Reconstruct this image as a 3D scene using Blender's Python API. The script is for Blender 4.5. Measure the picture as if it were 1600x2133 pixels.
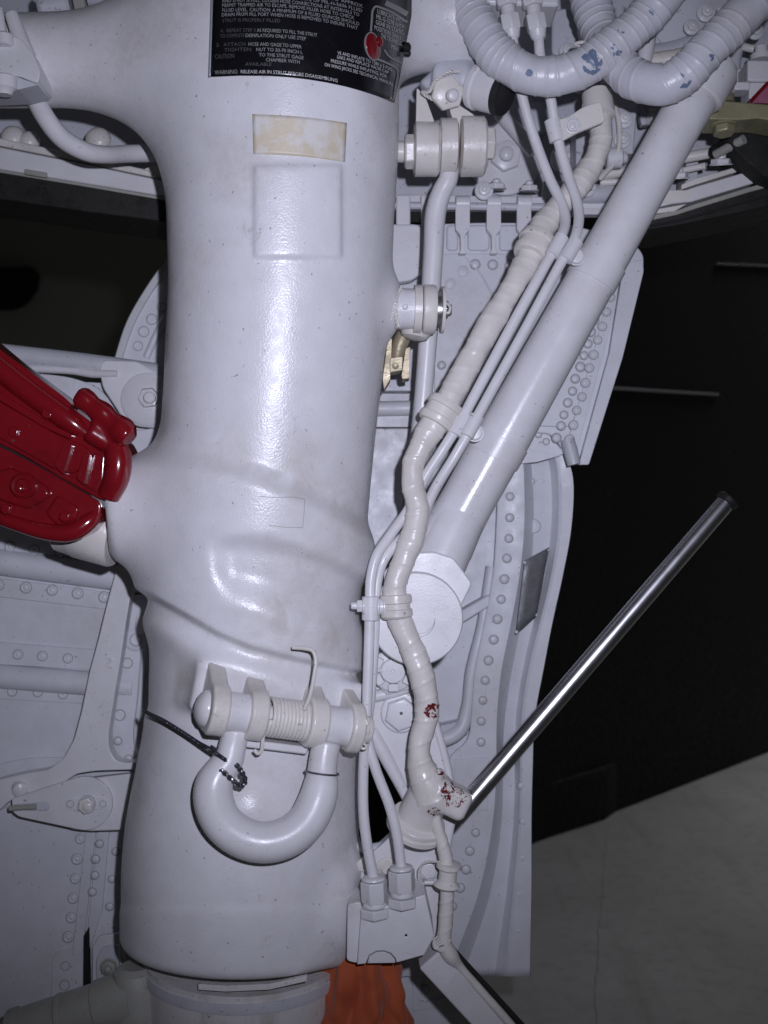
import bpy, bmesh, math, random
import numpy as np
from mathutils import Vector, Matrix, Quaternion
random.seed(7)
for o in list(bpy.data.objects): bpy.data.objects.remove(o)
SC = bpy.context.scene
C = SC.collection
R = math.radians
# working units: one unit is 0.5333 mm (u to the right, v downwards, w away from the viewer); the strut axis stands near w = 0
S = 0.00053333
F = 2344.0
CU, CV = 800.0, 1066.5
# ---------------------------------------------------------------- camera, world, light, exposure
cam_d = bpy.data.cameras.new('camera'); cam = bpy.data.objects.new('camera', cam_d); C.objects.link(cam)
cam.location = (0, -F * S, 0); cam.rotation_euler = (R(90), 0, 0)
cam_d.sensor_fit = 'HORIZONTAL'; cam_d.sensor_width = 36.0; cam_d.lens = 36.0 * F / 1600.0
cam_d.clip_start = 0.02; cam_d.clip_end = 60
cam_d.dof.use_dof = True; cam_d.dof.focus_distance = F * S - 0.06; cam_d.dof.aperture_fstop = 9.0
SC.camera = cam
W = bpy.data.worlds.new('World'); SC.world = W; W.use_nodes = True
bg = W.node_tree.nodes['Background']; bg.inputs[0].default_value = (0.86, 0.88, 0.88, 1); bg.inputs[1].default_value = 0.015
fl = bpy.data.lights.new('camera_flash', 'SPOT'); flo = bpy.data.objects.new('camera_flash', fl); C.objects.link(flo)
flo.location = (0.062, -F * S - 0.01, 0.075)
fl.energy = 47; fl.color = (0.80, 0.81, 1.0); fl.shadow_soft_size = 0.011
fl.spot_size = R(78); fl.spot_blend = 1.0
tgt = Vector((-0.01, 0.0, 0.125))
flo.rotation_euler = (tgt - flo.location).to_track_quat('-Z', 'Y').to_euler()
hl = bpy.data.lights.new('hangar_lamp', 'AREA'); hlo = bpy.data.objects.new('hangar_lamp', hl); C.objects.link(hlo)
hl.shape = 'RECTANGLE'; hl.size = 2.4; hl.size_y = 1.2; hl.energy = 27; hl.color = (1.0, .97, 1.0); hlo.location = (2.4, 3.9, 3.2); hl.spread = R(110)
SC.view_settings.view_transform = 'Standard'; SC.view_settings.look = 'None'
SC.view_settings.exposure = 0.0; SC.view_settings.gamma = 1.0
SC.view_settings.use_curve_mapping = False
SC.render.engine = 'CYCLES'
try:
    SC.cycles.max_bounces = 5; SC.cycles.caustics_reflective = False; SC.cycles.caustics_refractive = False
except Exception: pass

# ---------------------------------------------------------------- materials
def newmat(name):
    m = bpy.data.materials.new(name); m.use_nodes = True
    nt = m.node_tree; b = nt.nodes['Principled BSDF']
    return m, nt, b
def N(nt, t, **kw):
    n = nt.nodes.new(t)
    for k, v in kw.items():
        if k == 'ins':
            for a, c in v.items(): n.inputs[a].default_value = c
        else: setattr(n, k, v)
    return n
def ramp(nt, fac, a, b, ca=(0, 0, 0, 1), cb=(1, 1, 1, 1)):
    r = nt.nodes.new('ShaderNodeValToRGB'); e = r.color_ramp.elements
    e[0].position = a; e[0].color = ca; e[1].position = b; e[1].color = cb
    nt.links.new(fac, r.inputs[0]); return r.outputs[0]
def mixc(nt, fac, a, b):
    m = nt.nodes.new('ShaderNodeMix'); m.data_type = 'RGBA'; L = nt.links.new
    for s, x in ((m.inputs[0], fac), (m.inputs[6], a), (m.inputs[7], b)):
        if isinstance(x, bpy.types.NodeSocket): L(x, s)
        elif isinstance(x, (int, float)): s.default_value = x
        else: s.default_value = (*x[:3], 1)
    return m.outputs[2]
def mul(nt, a, b):
    m = nt.nodes.new('ShaderNodeMath'); m.operation = 'MULTIPLY'
    for s, x in ((m.inputs[0], a), (m.inputs[1], b)):
        if isinstance(x, bpy.types.NodeSocket): nt.links.new(x, s)
        else: s.default_value = x
    return m.outputs[0]
def noise(nt, vec, scale, detail=3, rough=.55, dist=0.0):
    n = N(nt, 'ShaderNodeTexNoise', ins={'Scale': scale, 'Detail': detail, 'Roughness': rough, 'Distortion': dist})
    nt.links.new(vec, n.inputs['Vector']); return n.outputs[0]
def paint(name, col, rough=.33, grime=.22, gcol=(.36, .31, .25), gscale=7.0, speck=.75, bump=.25, bscale=420, chips=(), streak=None, metal=0.0, coat=0.0, stains=(), hair=.32):
    """painted surface: mottle, grime blotches, dark specks, orange-peel relief, and chips [(point, radius, colour, threshold, scale)]"""
    m, nt, b = newmat(name); L = nt.links.new
    g = N(nt, 'ShaderNodeNewGeometry'); pos = g.outputs['Position']
    m1 = noise(nt, pos, 38, 4); c = mixc(nt, ramp(nt, m1, .3, .75), [x * .94 for x in col], [min(1, x * 1.03) for x in col])
    vec = pos
    if streak:
        mp = N(nt, 'ShaderNodeMapping'); mp.inputs['Scale'].default_value = streak; L(pos, mp.inputs[0]); vec = mp.outputs[0]
    g1 = ramp(nt, noise(nt, vec, gscale, 7, .62, .4), .50, .74)
    g2 = ramp(nt, noise(nt, pos, 170, 3), .35, .7)
    gm = N(nt, 'ShaderNodeMath', operation='MULTIPLY_ADD'); L(g2, gm.inputs[0]); gm.inputs[1].default_value = .5; gm.inputs[2].default_value = .5
    c = mixc(nt, mul(nt, mul(nt, g1, gm.outputs[0]), grime), c, gcol)
    if speck < 1:
        s1 = ramp(nt, noise(nt, pos, 210, 2, .5), speck, speck + .025)
        c = mixc(nt, mul(nt, s1, .55), c, (.10, .09, .085))
    rg = None
    for (pt, rad, ccol, thr, sc) in chips:
        d = N(nt, 'ShaderNodeVectorMath', operation='DISTANCE'); L(pos, d.inputs[0]); d.inputs[1].default_value = pt
        near = ramp(nt, mul(nt, d.outputs['Value'], 1 / rad), .55, 1.0, (1, 1, 1, 1), (0, 0, 0, 1))
        add = N(nt, 'ShaderNodeMath', operation='MULTIPLY'); L(near, add.inputs[0]); L(ramp(nt, noise(nt, pos, sc, 5, .65, .6), .34, .66), add.inputs[1])
        k = ramp(nt, add.outputs[0], thr, thr + .03)
        c = mixc(nt, k, c, ccol)
    if hair:
        hn = noise(nt, pos, 21, 2, .45, 1.2); sb_ = N(nt, 'ShaderNodeMath', operation='SUBTRACT'); L(hn, sb_.inputs[0]); sb_.inputs[1].default_value = .5
        ab = N(nt, 'ShaderNodeMath', operation='ABSOLUTE'); L(sb_.outputs[0], ab.inputs[0])
        ln = ramp(nt, ab.outputs[0], .002, .005, (1, 1, 1, 1), (0, 0, 0, 1)); mk = ramp(nt, noise(nt, pos, 13, 3), .60, .66)
        c = mixc(nt, mul(nt, mul(nt, ln, mk), hair), c, (.16, .14, .13))
    for (pt, rad, ccol, amt) in stains:
        d = N(nt, 'ShaderNodeVectorMath', operation='DISTANCE'); L(pos, d.inputs[0]); d.inputs[1].default_value = pt
        near = ramp(nt, mul(nt, d.outputs['Value'], 1 / rad), .1, 1.0, (1, 1, 1, 1), (0, 0, 0, 1))
        k = mul(nt, mul(nt, near, ramp(nt, noise(nt, pos, 32, 6, .65, .8), .36, .66)), amt)
        c = mixc(nt, k, c, ccol)
    L(c, b.inputs['Base Color'])
    L(ramp(nt, noise(nt, pos, 55, 3), .3, .75, (rough * .8,) * 3 + (1,), (min(1, rough * 1.35),) * 3 + (1,)), b.inputs['Roughness'])
    b.inputs['Metallic'].default_value = metal
    if coat: b.inputs['Coat Weight'].default_value = coat; b.inputs['Coat Roughness'].default_value = .12
    if bump:
        h1 = noise(nt, pos, bscale, 2, .5); h2 = noise(nt, pos, 60, 2, .5)
        ad = N(nt, 'ShaderNodeMath', operation='MULTIPLY_ADD'); L(h2, ad.inputs[0]); ad.inputs[1].default_value = .55; L(h1, ad.inputs[2])
        bn = N(nt, 'ShaderNodeBump', ins={'Strength': bump, 'Distance': .0009}); L(ad.outputs[0], bn.inputs['Height'])
        L(bn.outputs[0], b.inputs['Normal'])
    return m
def plain(name, col, rough=.5, metal=0.0):
    m, nt, b = newmat(name); b.inputs['Base Color'].default_value = (*col, 1); b.inputs['Roughness'].default_value = rough; b.inputs['Metallic'].default_value = metal
    return m

# ---------------------------------------------------------------- geometry helpers (all in u, v, w)
def K(w): return 1 + w / F
def Q(p, w=None):
    if w is not None: p = (p[0], p[1], w)
    k = K(p[2]); return np.array([CU + (p[0] - CU) * k, CV + (p[1] - CV) * k, p[2]], float)
def Wd(q): return ((q[0] - CU) * S, q[2] * S, (CV - q[1]) * S)
def PT(px, py, w): return Wd(Q((px, py, w)))
def unit(a): a = np.asarray(a, float); return a / (np.linalg.norm(a) + 1e-12)
def frame(d):
    d = unit(d); a = np.array([0, 1, 0.]) if abs(d[1]) < .9 else np.array([1., 0, 0])
    x = unit(np.cross(a, d)); return x, np.cross(d, x), d
def merge(*ms):
    V, Fc = [], []
    for v, f in ms:
        n = len(V); V += [tuple(p) for p in v]; Fc += [tuple(i + n for i in q) for q in f]
    return V, Fc
def catmull(P, n):
    P = np.asarray(P, float)
    if len(P) == 2: t = np.linspace(0, 1, n)[:, None]; return P[0] * (1 - t) + P[1] * t
    E = np.vstack([2 * P[0] - P[1], P, 2 * P[-1] - P[-2]])
    m = len(P) - 1; out = []
    d = np.sqrt(np.linalg.norm(np.diff(P[:, :3], axis=0), axis=1)); cum = np.concatenate([[0], np.cumsum(d)])
    for t in np.linspace(0, cum[-1], n):
        i = min(m - 1, int(np.searchsorted(cum, t, 'right') - 1)); x = (t - cum[i]) / max(d[i], 1e-9)
        p0, p1, p2, p3 = E[i], E[i + 1], E[i + 2], E[i + 3]
        if i > 0: a = (p2 - p1) / d[i] - (p2 - p0) / (d[i] + d[i - 1]) + (p1 - p0) / d[i - 1]
        else: a = (p2 - p1) / d[i]
        if i < m - 1: b = (p3 - p2) / d[i + 1] - (p3 - p1) / (d[i + 1] + d[i]) + (p2 - p1) / d[i]
        else: b = (p2 - p1) / d[i]
        m1, m2 = a * d[i], b * d[i]
        out.append((2 * x**3 - 3 * x**2 + 1) * p1 + (x**3 - 2 * x**2 + x) * m1 + (-2 * x**3 + 3 * x**2) * p2 + (x**3 - x**2) * m2)
    return np.array(out)
def sweep(path, rad, seg=16, wrap=None, caps=True, lump=0, seed=1, squash=None):
    """tube round a path in u,v,w; wrap = (pitch, height): overlapping helical tape; lump: uneven diameter"""
    path = np.asarray(path, float); n = len(path); rad = np.broadcast_to(np.asarray(rad, float), (n,))
    T = np.gradient(path, axis=0); T /= np.linalg.norm(T, axis=1)[:, None] + 1e-12
    x, y, _ = frame(T[0]); V = []; s = np.concatenate([[0], np.cumsum(np.linalg.norm(np.diff(path, axis=0), axis=1))])
    rng = np.random.RandomState(seed); ph = rng.rand(6) * 6.28
    for i in range(n):
        x = unit(x - T[i] * np.dot(x, T[i])); y = np.cross(T[i], x)
        for j in range(seg):
            a = 2 * math.pi * j / seg; r = rad[i]
            if wrap:
                irr = wrap[2] if len(wrap) > 2 else 1.0; pw = s[i] / wrap[0] + irr * .22 * math.sin(s[i] * .021 + ph[0]) + irr * .16 * math.sin(s[i] * .057 + ph[4]) - a / (2 * math.pi)
                fr = pw - math.floor(pw); r += wrap[1] * (fr**8 if fr < .95 else (1 - fr) / .05 * .66)
            if lump: r *= 1 + lump * (math.sin(s[i] * .05 + ph[1] + 1.3 * math.cos(a)) * .5 + math.sin(s[i] * .11 + a * 2 + ph[2]) * .3 + math.sin(s[i] * .031 + ph[3]) * .4)
            V.append(path[i] + (x * math.cos(a) + y * math.sin(a)) * r)
    Fc = [(i * seg + j, i * seg + (j + 1) % seg, (i + 1) * seg + (j + 1) % seg, (i + 1) * seg + j) for i in range(n - 1) for j in range(seg)]
    if caps:
        Fc.append(tuple(range(seg))[::-1]); Fc.append(tuple((n - 1) * seg + j for j in range(seg)))
    return V, Fc
def tube(pts, r, n=None, seg=14, raw=False, **kw):
    """tube through (px, py, w[, r]) photo points at their own depth; r in photo pixels there"""
    A = []
    for p in pts:
        q = np.array(p[:3], float) if raw else Q(p[:3]); rr = (p[3] if len(p) > 3 else r) * (1 if raw else K(p[2])); A.append([*q, rr])
    A = np.array(A)
    n = n or max(12, int(np.sum(np.linalg.norm(np.diff(A[:, :3], axis=0), axis=1)) / 9))
    D = catmull(A, n); return sweep(D[:, :3], D[:, 3], seg, **kw)
def twisted(pts, r, pitch):
    """two wires twisted together along photo points"""
    A = np.array([[*Q(p[:3]), 0] for p in pts]); L_ = np.sum(np.linalg.norm(np.diff(A[:, :3], axis=0), axis=1)); n = int(L_ / pitch * 14)
    D = catmull(A, n)[:, :3]; T = np.gradient(D, axis=0); T /= np.linalg.norm(T, axis=1)[:, None] + 1e-12; x, y, _ = frame(T[0]); ms = []
    for k in (0, 1):
        P_ = []; xx = x; s_ = 0
        for i in range(n):
            xx = unit(xx - T[i] * np.dot(xx, T[i])); yy = np.cross(T[i], xx); a = 2 * math.pi * i / 14 + k * math.pi
            P_.append(D[i] + (xx * math.cos(a) + yy * math.sin(a)) * r)
        ms.append(sweep(P_, r * .95, 7))
    return merge(*ms)
def lathe(p, d, prof, seg=24, rot=0):
    """turned shape: prof = [(distance along d, radius)]"""
    x, y, d = frame(d); p = np.asarray(p, float); V = []; Fc = []
    c, s_ = math.cos(rot), math.sin(rot); x, y = x * c + y * s_, y * c - x * s_
    for h, r in prof:
        for j in range(seg):
            a = 2 * math.pi * j / seg; V.append(p + d * h + (x * math.cos(a) + y * math.sin(a)) * max(r, .02))
    m = len(prof)
    Fc = [(i * seg + j, (i + 1) * seg + j, (i + 1) * seg + (j + 1) % seg, i * seg + (j + 1) % seg)[::-1] for i in range(m - 1) for j in range(seg)]
    Fc.append(tuple(range(seg))[::-1]); Fc.append(tuple((m - 1) * seg + j for j in range(seg)))
    return V, Fc
def hexn(p, d, r, h, rot=0):
    x = lathe(p, d, [(0, r), (h * .85, r), (h, r * .86)], 6, rot); return x
def ngon_prism(poly, w0, dep, px=True):
    """outline traced in photo pixels at depth w0, given a real thickness dep behind it"""
    f = [Q((x, y, w0)) if px else np.array([x, y, w0], float) for x, y in poly]
    area = sum(f[i][0] * f[(i + 1) % len(f)][1] - f[(i + 1) % len(f)][0] * f[i][1] for i in range(len(f)))
    if area < 0: f = f[::-1]
    b = [p + np.array([0, 0, dep]) for p in f]; n = len(f)
    return f + b, [tuple(range(n))[::-1], tuple(range(n, 2 * n))] + [(i, (i + 1) % n, n + (i + 1) % n, n + i) for i in range(n)]
def rpoly(pts, r, k=5):
    """round the corners of an outline"""
    out = []; n = len(pts)
    for i in range(n):
        p = np.array(pts[i][:2], float); a = np.array(pts[i - 1][:2], float); b = np.array(pts[(i + 1) % n][:2], float)
        rr = pts[i][2] if len(pts[i]) > 2 else r
        da, db = np.linalg.norm(a - p), np.linalg.norm(b - p); t = min(rr, da * .48, db * .48)
        if t < .5: out.append(tuple(p)); continue
        s_, e = p + (a - p) / da * t, p + (b - p) / db * t
        for q in np.linspace(0, 1, k): out.append(tuple((1 - q)**2 * s_ + 2 * q * (1 - q) * p + q * q * e))
    return out
def smooth_poly(pts, n=60):
    P = [(x, y, 0) for x, y in pts]; D = catmull(P, n); return [(a[0], a[1]) for a in D]
def plate(o, ax, ay, poly, thick):
    """flat piece: outline poly in the plane (ax, ay) through o, thick along the normal, centred"""
    o = np.asarray(o, float); ax, ay = unit(ax), unit(ay); nn = np.cross(ax, ay)
    n = len(poly); A = [o + ax * x + ay * y - nn * thick / 2 for x, y in poly]; B = [p + nn * thick for p in A]
    return A + B, [tuple(range(n))[::-1], tuple(range(n, 2 * n))] + [(i, (i + 1) % n, n + (i + 1) % n, n + i) for i in range(n)]
def boxq(c, d1, d2, d3, a, b, c3):
    """box centred on c with half sizes a,b,c3 along d1,d2,d3"""
    d1, d2, d3 = unit(d1), unit(d2), unit(d3); c = np.asarray(c, float)
    V = [c + d1 * a * i + d2 * b * j + d3 * c3 * k for k in (-1, 1) for j in (-1, 1) for i in (-1, 1)]
    return V, [(0, 2, 3, 1), (4, 5, 7, 6), (0, 1, 5, 4), (2, 6, 7, 3), (0, 4, 6, 2), (1, 3, 7, 5)]
def loft(secs, closed=False):
    m = len(secs[0]); V = [p for s_ in secs for p in s_]; e = m if closed else m - 1
    return V, [(i * m + j, i * m + (j + 1) % m, (i + 1) * m + (j + 1) % m, (i + 1) * m + j) for i in range(len(secs) - 1) for j in range(e)]
def resample(sec, n): return list(catmull(sec, n))

def mesh_obj(name, vf, mat, parent=None, smooth=35, bevel=0, bseg=2, solid=0, sub=0, recalc=True):
    v, f = vf
    me = bpy.data.meshes.new(name); me.from_pydata([Wd(p) for p in v], [], [tuple(int(i) for i in q) for q in f])
    if recalc:
        bm = bmesh.new(); bm.from_mesh(me); bmesh.ops.recalc_face_normals(bm, faces=bm.faces); bm.to_mesh(me); bm.free()
    me.polygons.foreach_set('use_smooth', [True] * len(me.polygons))
    if smooth < 180: me.set_sharp_from_angle(angle=R(smooth))
    me.materials.append(mat)
    o = bpy.data.objects.new(name, me); C.objects.link(o)
    if solid:
        md = o.modifiers.new('solid', 'SOLIDIFY'); md.thickness = solid * S; md.offset = -1
    if bevel:
        md = o.modifiers.new('bevel', 'BEVEL'); md.width = bevel * S; md.segments = bseg; md.limit_method = 'ANGLE'; md.angle_limit = R(32); md.harden_normals = False
        for p in me.edges: pass
    if sub:
        md = o.modifiers.new('sub', 'SUBSURF'); md.levels = sub; md.render_levels = sub
    if parent is not None: adopt(o, parent)
    return o
def adopt(o, parent):
    o.parent = parent
    m = Matrix.Identity(4); p = parent
    m = Matrix.Translation(parent_origin(parent)); o.matrix_parent_inverse = m.inverted()
def parent_origin(p):
    return ORG.get(p.name, Vector((0, 0, 0)))
ORG = {}
def thing(name, label, cat, at, group=None):
    e = bpy.data.objects.new(name, None); C.objects.link(e); e.empty_display_size = .02
    e.location = Wd(Q(at)); ORG[e.name] = Vector(e.location)
    e['label'] = label; e['category'] = cat
    if group: e['group'] = group
    return e
def tag(o, label, cat, group=None):
    o['label'] = label; o['category'] = cat
    if group: o['group'] = group
    return o
def struct(o, label=None):
    o['kind'] = 'structure'
    if label: o['label'] = label
    return o
_riv = {}
RIVET_GRIME = plain('rivet_grime', (.34, .33, .32), .7)
def stud_mesh(kind, mat):
    key = (kind, mat.name)
    if key not in _riv:
        if kind == 'dome': vf = lathe((0, 0, 0), (0, 0, -1), [(-.1, 1.0), (.05, 1.0), (.2, .86), (.32, .55), (.36, .2)], 12)
        elif kind == 'flat': vf = lathe((0, 0, 0), (0, 0, -1), [(-.1, 1.0), (.12, 1.0), (.2, .86), (.12, .62), (.14, .2)], 12)
        elif kind == 'dent': vf = lathe((0, 0, 0), (0, 0, -1), [(-.1, 1.15), (.13, 1.0), (.24, .8), (.1, .55), (.2, .36), (.24, .1)], 12)
        else: vf = lathe((0, 0, 0), (0, 0, -1), [(-.1, 1.0), (.1, 1.0), (.16, .9)], 12)
        me = bpy.data.meshes.new('rivet'); me.from_pydata([(p[0], p[2], -p[1]) for p in vf[0]], [], vf[1])
        bm = bmesh.new(); bm.from_mesh(me); bmesh.ops.recalc_face_normals(bm, faces=bm.faces); bm.to_mesh(me); bm.free()
        me.polygons.foreach_set('use_smooth', [True] * len(me.polygons)); me.set_sharp_from_angle(angle=R(50)); me.materials.append(mat); _riv[key] = me
        if kind != 'disc':
            rg = lathe((0, 0, 0), (0, 0, -1), [(-.1, 1.22), (.03, 1.2), (.035, .9)], 12); bm = bmesh.new(); bm.from_mesh(me); vs = [bm.verts.new((p[0], p[2], -p[1])) for p in rg[0]]
            for q in rg[1]:
                fc = bm.faces.new([vs[i] for i in q]); fc.material_index = 1
            bmesh.ops.recalc_face_normals(bm, faces=bm.faces); bm.to_mesh(me); bm.free(); me.materials.append(RIVET_GRIME)
    return _riv[key]
def rivet(parent, q, r, mat, normal=(0, 0, -1), kind='dome', name='rivet'):
    """one rivet at u,v,w point q, axis along normal"""
    o = bpy.data.objects.new(name, stud_mesh(kind, mat)); C.objects.link(o)
    nw = Vector((normal[0], normal[2], -normal[1])).normalized()
    o.rotation_mode = 'QUATERNION'; o.rotation_quaternion = Vector((0, -1, 0)).rotation_difference(nw)
    o.location = Wd(q); s_ = r * S * random.uniform(.93, 1.07); o.scale = (s_, s_, s_)
    adopt(o, parent); return o
def rivet_row(parent, pts, n, r, mat, kind='dome', normal=(0, 0, -1), jit=1.5, lift=0):
    A = np.array([Q(p) for p in pts]); d = np.concatenate([[0], np.cumsum(np.linalg.norm(np.diff(A, axis=0), axis=1))])
    for t in np.linspace(0, d[-1], n):
        q = np.array([np.interp(t, d, A[:, k]) for k in range(3)]); q[:2] += np.random.RandomState(int(t * 7 + n)).uniform(-jit, jit, 2); q[2] -= lift
        rivet(parent, q, r * K(q[2]), mat, normal, kind)

# ---------------------------------------------------------------- implicit castings
def smin(a, b, k):
    h = np.clip(.5 + .5 * (b - a) / k, 0, 1); return b * (1 - h) + a * h - k * h * (1 - h)
def smax(a, b, k): return -smin(-a, -b, k)
def sstep(x, a, b):
    t = np.clip((x - a) / (b - a), 0, 1); return t * t * (3 - 2 * t)
def sd_capcyl(u, v, w, A, B, r, rnd=6, r2=None):
    A = np.asarray(A, float); B = np.asarray(B, float); ln = np.linalg.norm(B - A); d = (B - A) / ln
    pu, pv, pw = u - A[0], v - A[1], w - A[2]; t = pu * d[0] + pv * d[1] + pw * d[2]
    q = np.sqrt(np.maximum((pu - t * d[0])**2 + (pv - t * d[1])**2 + (pw - t * d[2])**2, 1e-9))
    rr = r if r2 is None else r + (r2 - r) * np.clip(t / ln, 0, 1)
    a = q - rr + rnd; b = np.abs(t - ln / 2) - ln / 2 + rnd
    return np.minimum(np.maximum(a, b), 0) + np.sqrt(np.maximum(a, 0)**2 + np.maximum(b, 0)**2) - rnd
def sd_box(u, v, w, c, h, rnd=5, M=None):
    p = [u - c[0], v - c[1], w - c[2]]
    if M is not None: p = [M[i][0] * p[0] + M[i][1] * p[1] + M[i][2] * p[2] for i in range(3)]
    a = [np.abs(p[i]) - h[i] + rnd for i in range(3)]
    return np.minimum(np.maximum(a[0], np.maximum(a[1], a[2])), 0) + np.sqrt(sum(np.maximum(x, 0)**2 for x in a)) - rnd
def nets(fn, lo, hi, h):
    """surface nets of fn(u,v,w) < 0"""
    ax = [np.arange(lo[i], hi[i] + h, h, dtype=np.float32) for i in range(3)]
    U, Vv, Ww = np.meshgrid(*ax, indexing='ij'); D = fn(U, Vv, Ww).astype(np.float32); del U, Vv, Ww
    ins = D < 0; n = np.array(D.shape) - 1
    cnt = np.zeros(n, np.int8)
    for i in (0, 1):
        for j in (0, 1):
            for k in (0, 1): cnt += ins[i:n[0] + i, j:n[1] + j, k:n[2] + k]
    act = np.argwhere((cnt > 0) & (cnt < 8)); idx = -np.ones(n, np.int32); idx[tuple(act.T)] = np.arange(len(act))
    cor = np.array([[i, j, k] for i in (0, 1) for j in (0, 1) for k in (0, 1)])
    val = np.stack([D[tuple((act + c).T)] for c in cor], 1); sm = np.zeros((len(act), 3)); ct = np.zeros(len(act))
    for a in range(8):
        for b in range(a + 1, 8):
            if np.abs(cor[a] - cor[b]).sum() != 1: continue
            m = (val[:, a] < 0) != (val[:, b] < 0); t = val[m, a] / (val[m, a] - val[m, b])
            sm[m] += cor[a] + (cor[b] - cor[a]) * t[:, None]; ct[m] += 1
    V = np.array(lo) + (act + sm / ct[:, None]) * h; faces = []
    for a in range(3):
        b, c = (a + 1) % 3, (a + 2) % 3
        sl0 = [slice(None)] * 3; sl1 = [slice(None)] * 3; sl0[a] = slice(0, -1); sl1[a] = slice(1, None)
        e = np.argwhere(ins[tuple(sl0)] != ins[tuple(sl1)])
        e = e[(e[:, b] > 0) & (e[:, c] > 0) & (e[:, b] < n[b]) & (e[:, c] < n[c])]
        ob = np.zeros(3, int); ob[b] = 1; oc = np.zeros(3, int); oc[c] = 1
        q = np.stack([idx[tuple((e - ob - oc).T)], idx[tuple((e - oc).T)], idx[tuple(e.T)], idx[tuple((e - ob).T)]], 1)
        fl_ = ~ins[tuple(e.T)]; q[fl_] = q[fl_][:, ::-1]; faces.append(q)
    return V, np.vstack(faces)
def nets_obj(name, fn, lo, hi, h, mat, parent=None):
    V, Fq = nets(fn, lo, hi, h)
    Xw = np.stack([(V[:, 0] - CU) * S, V[:, 2] * S, (CV - V[:, 1]) * S], 1)
    me = bpy.data.meshes.new(name); me.from_pydata(Xw.tolist(), [], Fq.tolist()); me.validate()
    me.polygons.foreach_set('use_smooth', [True] * len(me.polygons)); me.materials.append(mat)
    o = bpy.data.objects.new(name, me); C.objects.link(o)
    if parent is not None: adopt(o, parent)
    return o
def cast(fn, px, py, start=-520, steps=70):
    """points of the casting's surface seen at photo points, with outward normals"""
    px = np.asarray(px, float); py = np.asarray(py, float); w = np.full(px.shape, float(start))
    for _ in range(steps):
        k = 1 + w / F; d = fn(CU + (px - CU) * k, CV + (py - CV) * k, w); w = w + np.clip(d * .7, -20, 40)
    k = 1 + w / F; u = CU + (px - CU) * k; v = CV + (py - CV) * k; e = 2.0
    g = np.stack([fn(u + e, v, w) - fn(u - e, v, w), fn(u, v + e, w) - fn(u, v - e, w), fn(u, v, w + e) - fn(u, v, w - e)], -1)
    g /= np.linalg.norm(g, axis=-1)[..., None] + 1e-9
    return np.stack([u, v, w], -1), g
def skin_patch(fn, edges, nx, ny, off, thick=1.2):
    """thin label hugging the casting: edges(s,t) -> photo point"""
    s_, t = np.meshgrid(np.linspace(0, 1, nx), np.linspace(0, 1, ny), indexing='ij')
    px, py = edges(s_, t); p, g = cast(fn, px, py); top = p + g * off; bot = p + g * (off - thick)
    V = [tuple(x) for x in top.reshape(-1, 3)] + [tuple(x) for x in bot.reshape(-1, 3)]; n = nx * ny; Fc = []
    I = lambda i, j: i * ny + j
    for i in range(nx - 1):
        for j in range(ny - 1):
            Fc.append((I(i, j), I(i + 1, j), I(i + 1, j + 1), I(i, j + 1))); Fc.append(tuple(n + x for x in (I(i, j), I(i, j + 1), I(i + 1, j + 1), I(i + 1, j))))
    ring = [I(i, 0) for i in range(nx)] + [I(nx - 1, j) for j in range(1, ny)] + [I(i, ny - 1) for i in range(nx - 2, -1, -1)] + [I(0, j) for j in range(ny - 2, 0, -1)]
    for a, b in zip(ring, ring[1:] + ring[:1]): Fc.append((a, n + a, n + b, b))
    return V, Fc
def text_mesh(body, size):
    cu = bpy.data.curves.new('lettering', 'FONT'); cu.body = body; cu.size = size; cu.resolution_u = 2
    o = bpy.data.objects.new('lettering', cu); C.objects.link(o); bpy.context.view_layer.update()
    me = bpy.data.meshes.new_from_object(o.evaluated_get(bpy.context.evaluated_depsgraph_get()))
    v = np.array([p.co[:] for p in me.vertices]); f = [tuple(p.vertices) for p in me.polygons]
    bpy.data.objects.remove(o); bpy.data.curves.remove(cu); bpy.data.meshes.remove(me)
    return v, f
# ---------------------------------------------------------------- material set
M = {}
dirt = (.47, .43, .37)
M['strut'] = paint('strut_white_paint', (.74, .735, .755), .30, .55, gscale=5.5, speck=.72, bump=.30, bscale=520, stains=[(PT(x, y, w), r * S, dirt, a) for x, y, w, r, a in
    ((345, 905, -120, 80, .75), (470, 965, -200, 110, .5), (620, 1000, -190, 120, .6), (730, 1070, -120, 90, .6), (660, 1165, -190, 90, .5), (590, 1275, -200, 120, .65), (700, 1330, -150, 90, .6), (400, 1420, -150, 80, .8),
     (560, 1430, -170, 110, .55), (700, 1640, -90, 90, .7), (745, 1760, -60, 80, .8), (735, 1870, -130, 60, .95), (480, 1640, -200, 90, .4), (330, 1300, -120, 80, .4), (300, 1650, -60, 70, .6), (240, 1100, -120, 70, .5), (540, 1720, -215, 80, .45), (120, 60, -130, 90, .3), (690, 2010, -100, 90, .6))])
M['white'] = paint('gloss_white_paint', (.72, .715, .73), .32, .28, gscale=9, speck=.72, bump=.11, bscale=480)
M['cream'] = paint('yellowed_white_paint', (.73, .70, .655), .33, .5, gscale=14, speck=.70, bump=.30, bscale=300)
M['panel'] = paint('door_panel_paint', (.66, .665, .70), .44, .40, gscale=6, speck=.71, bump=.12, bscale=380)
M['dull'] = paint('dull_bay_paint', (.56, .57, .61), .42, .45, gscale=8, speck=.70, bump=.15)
M['olive'] = paint('olive_cadmium', (.36, .34, .20), .38, .5, (.14, .13, .08), 14, .7, .3, metal=.35)
M['drab'] = paint('grey_green_finish', (.36, .36, .32), .40, .5, (.16, .15, .12), 10, .72, .3)
M['red'] = paint('gloss_red_paint', (.20, .006, .011), .17, .6, (.04, .002, .003), 14, .74, .10, 200, coat=.5, hair=0)
M['black'] = plain('black_rubber', (.012, .012, .013), .5)
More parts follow.
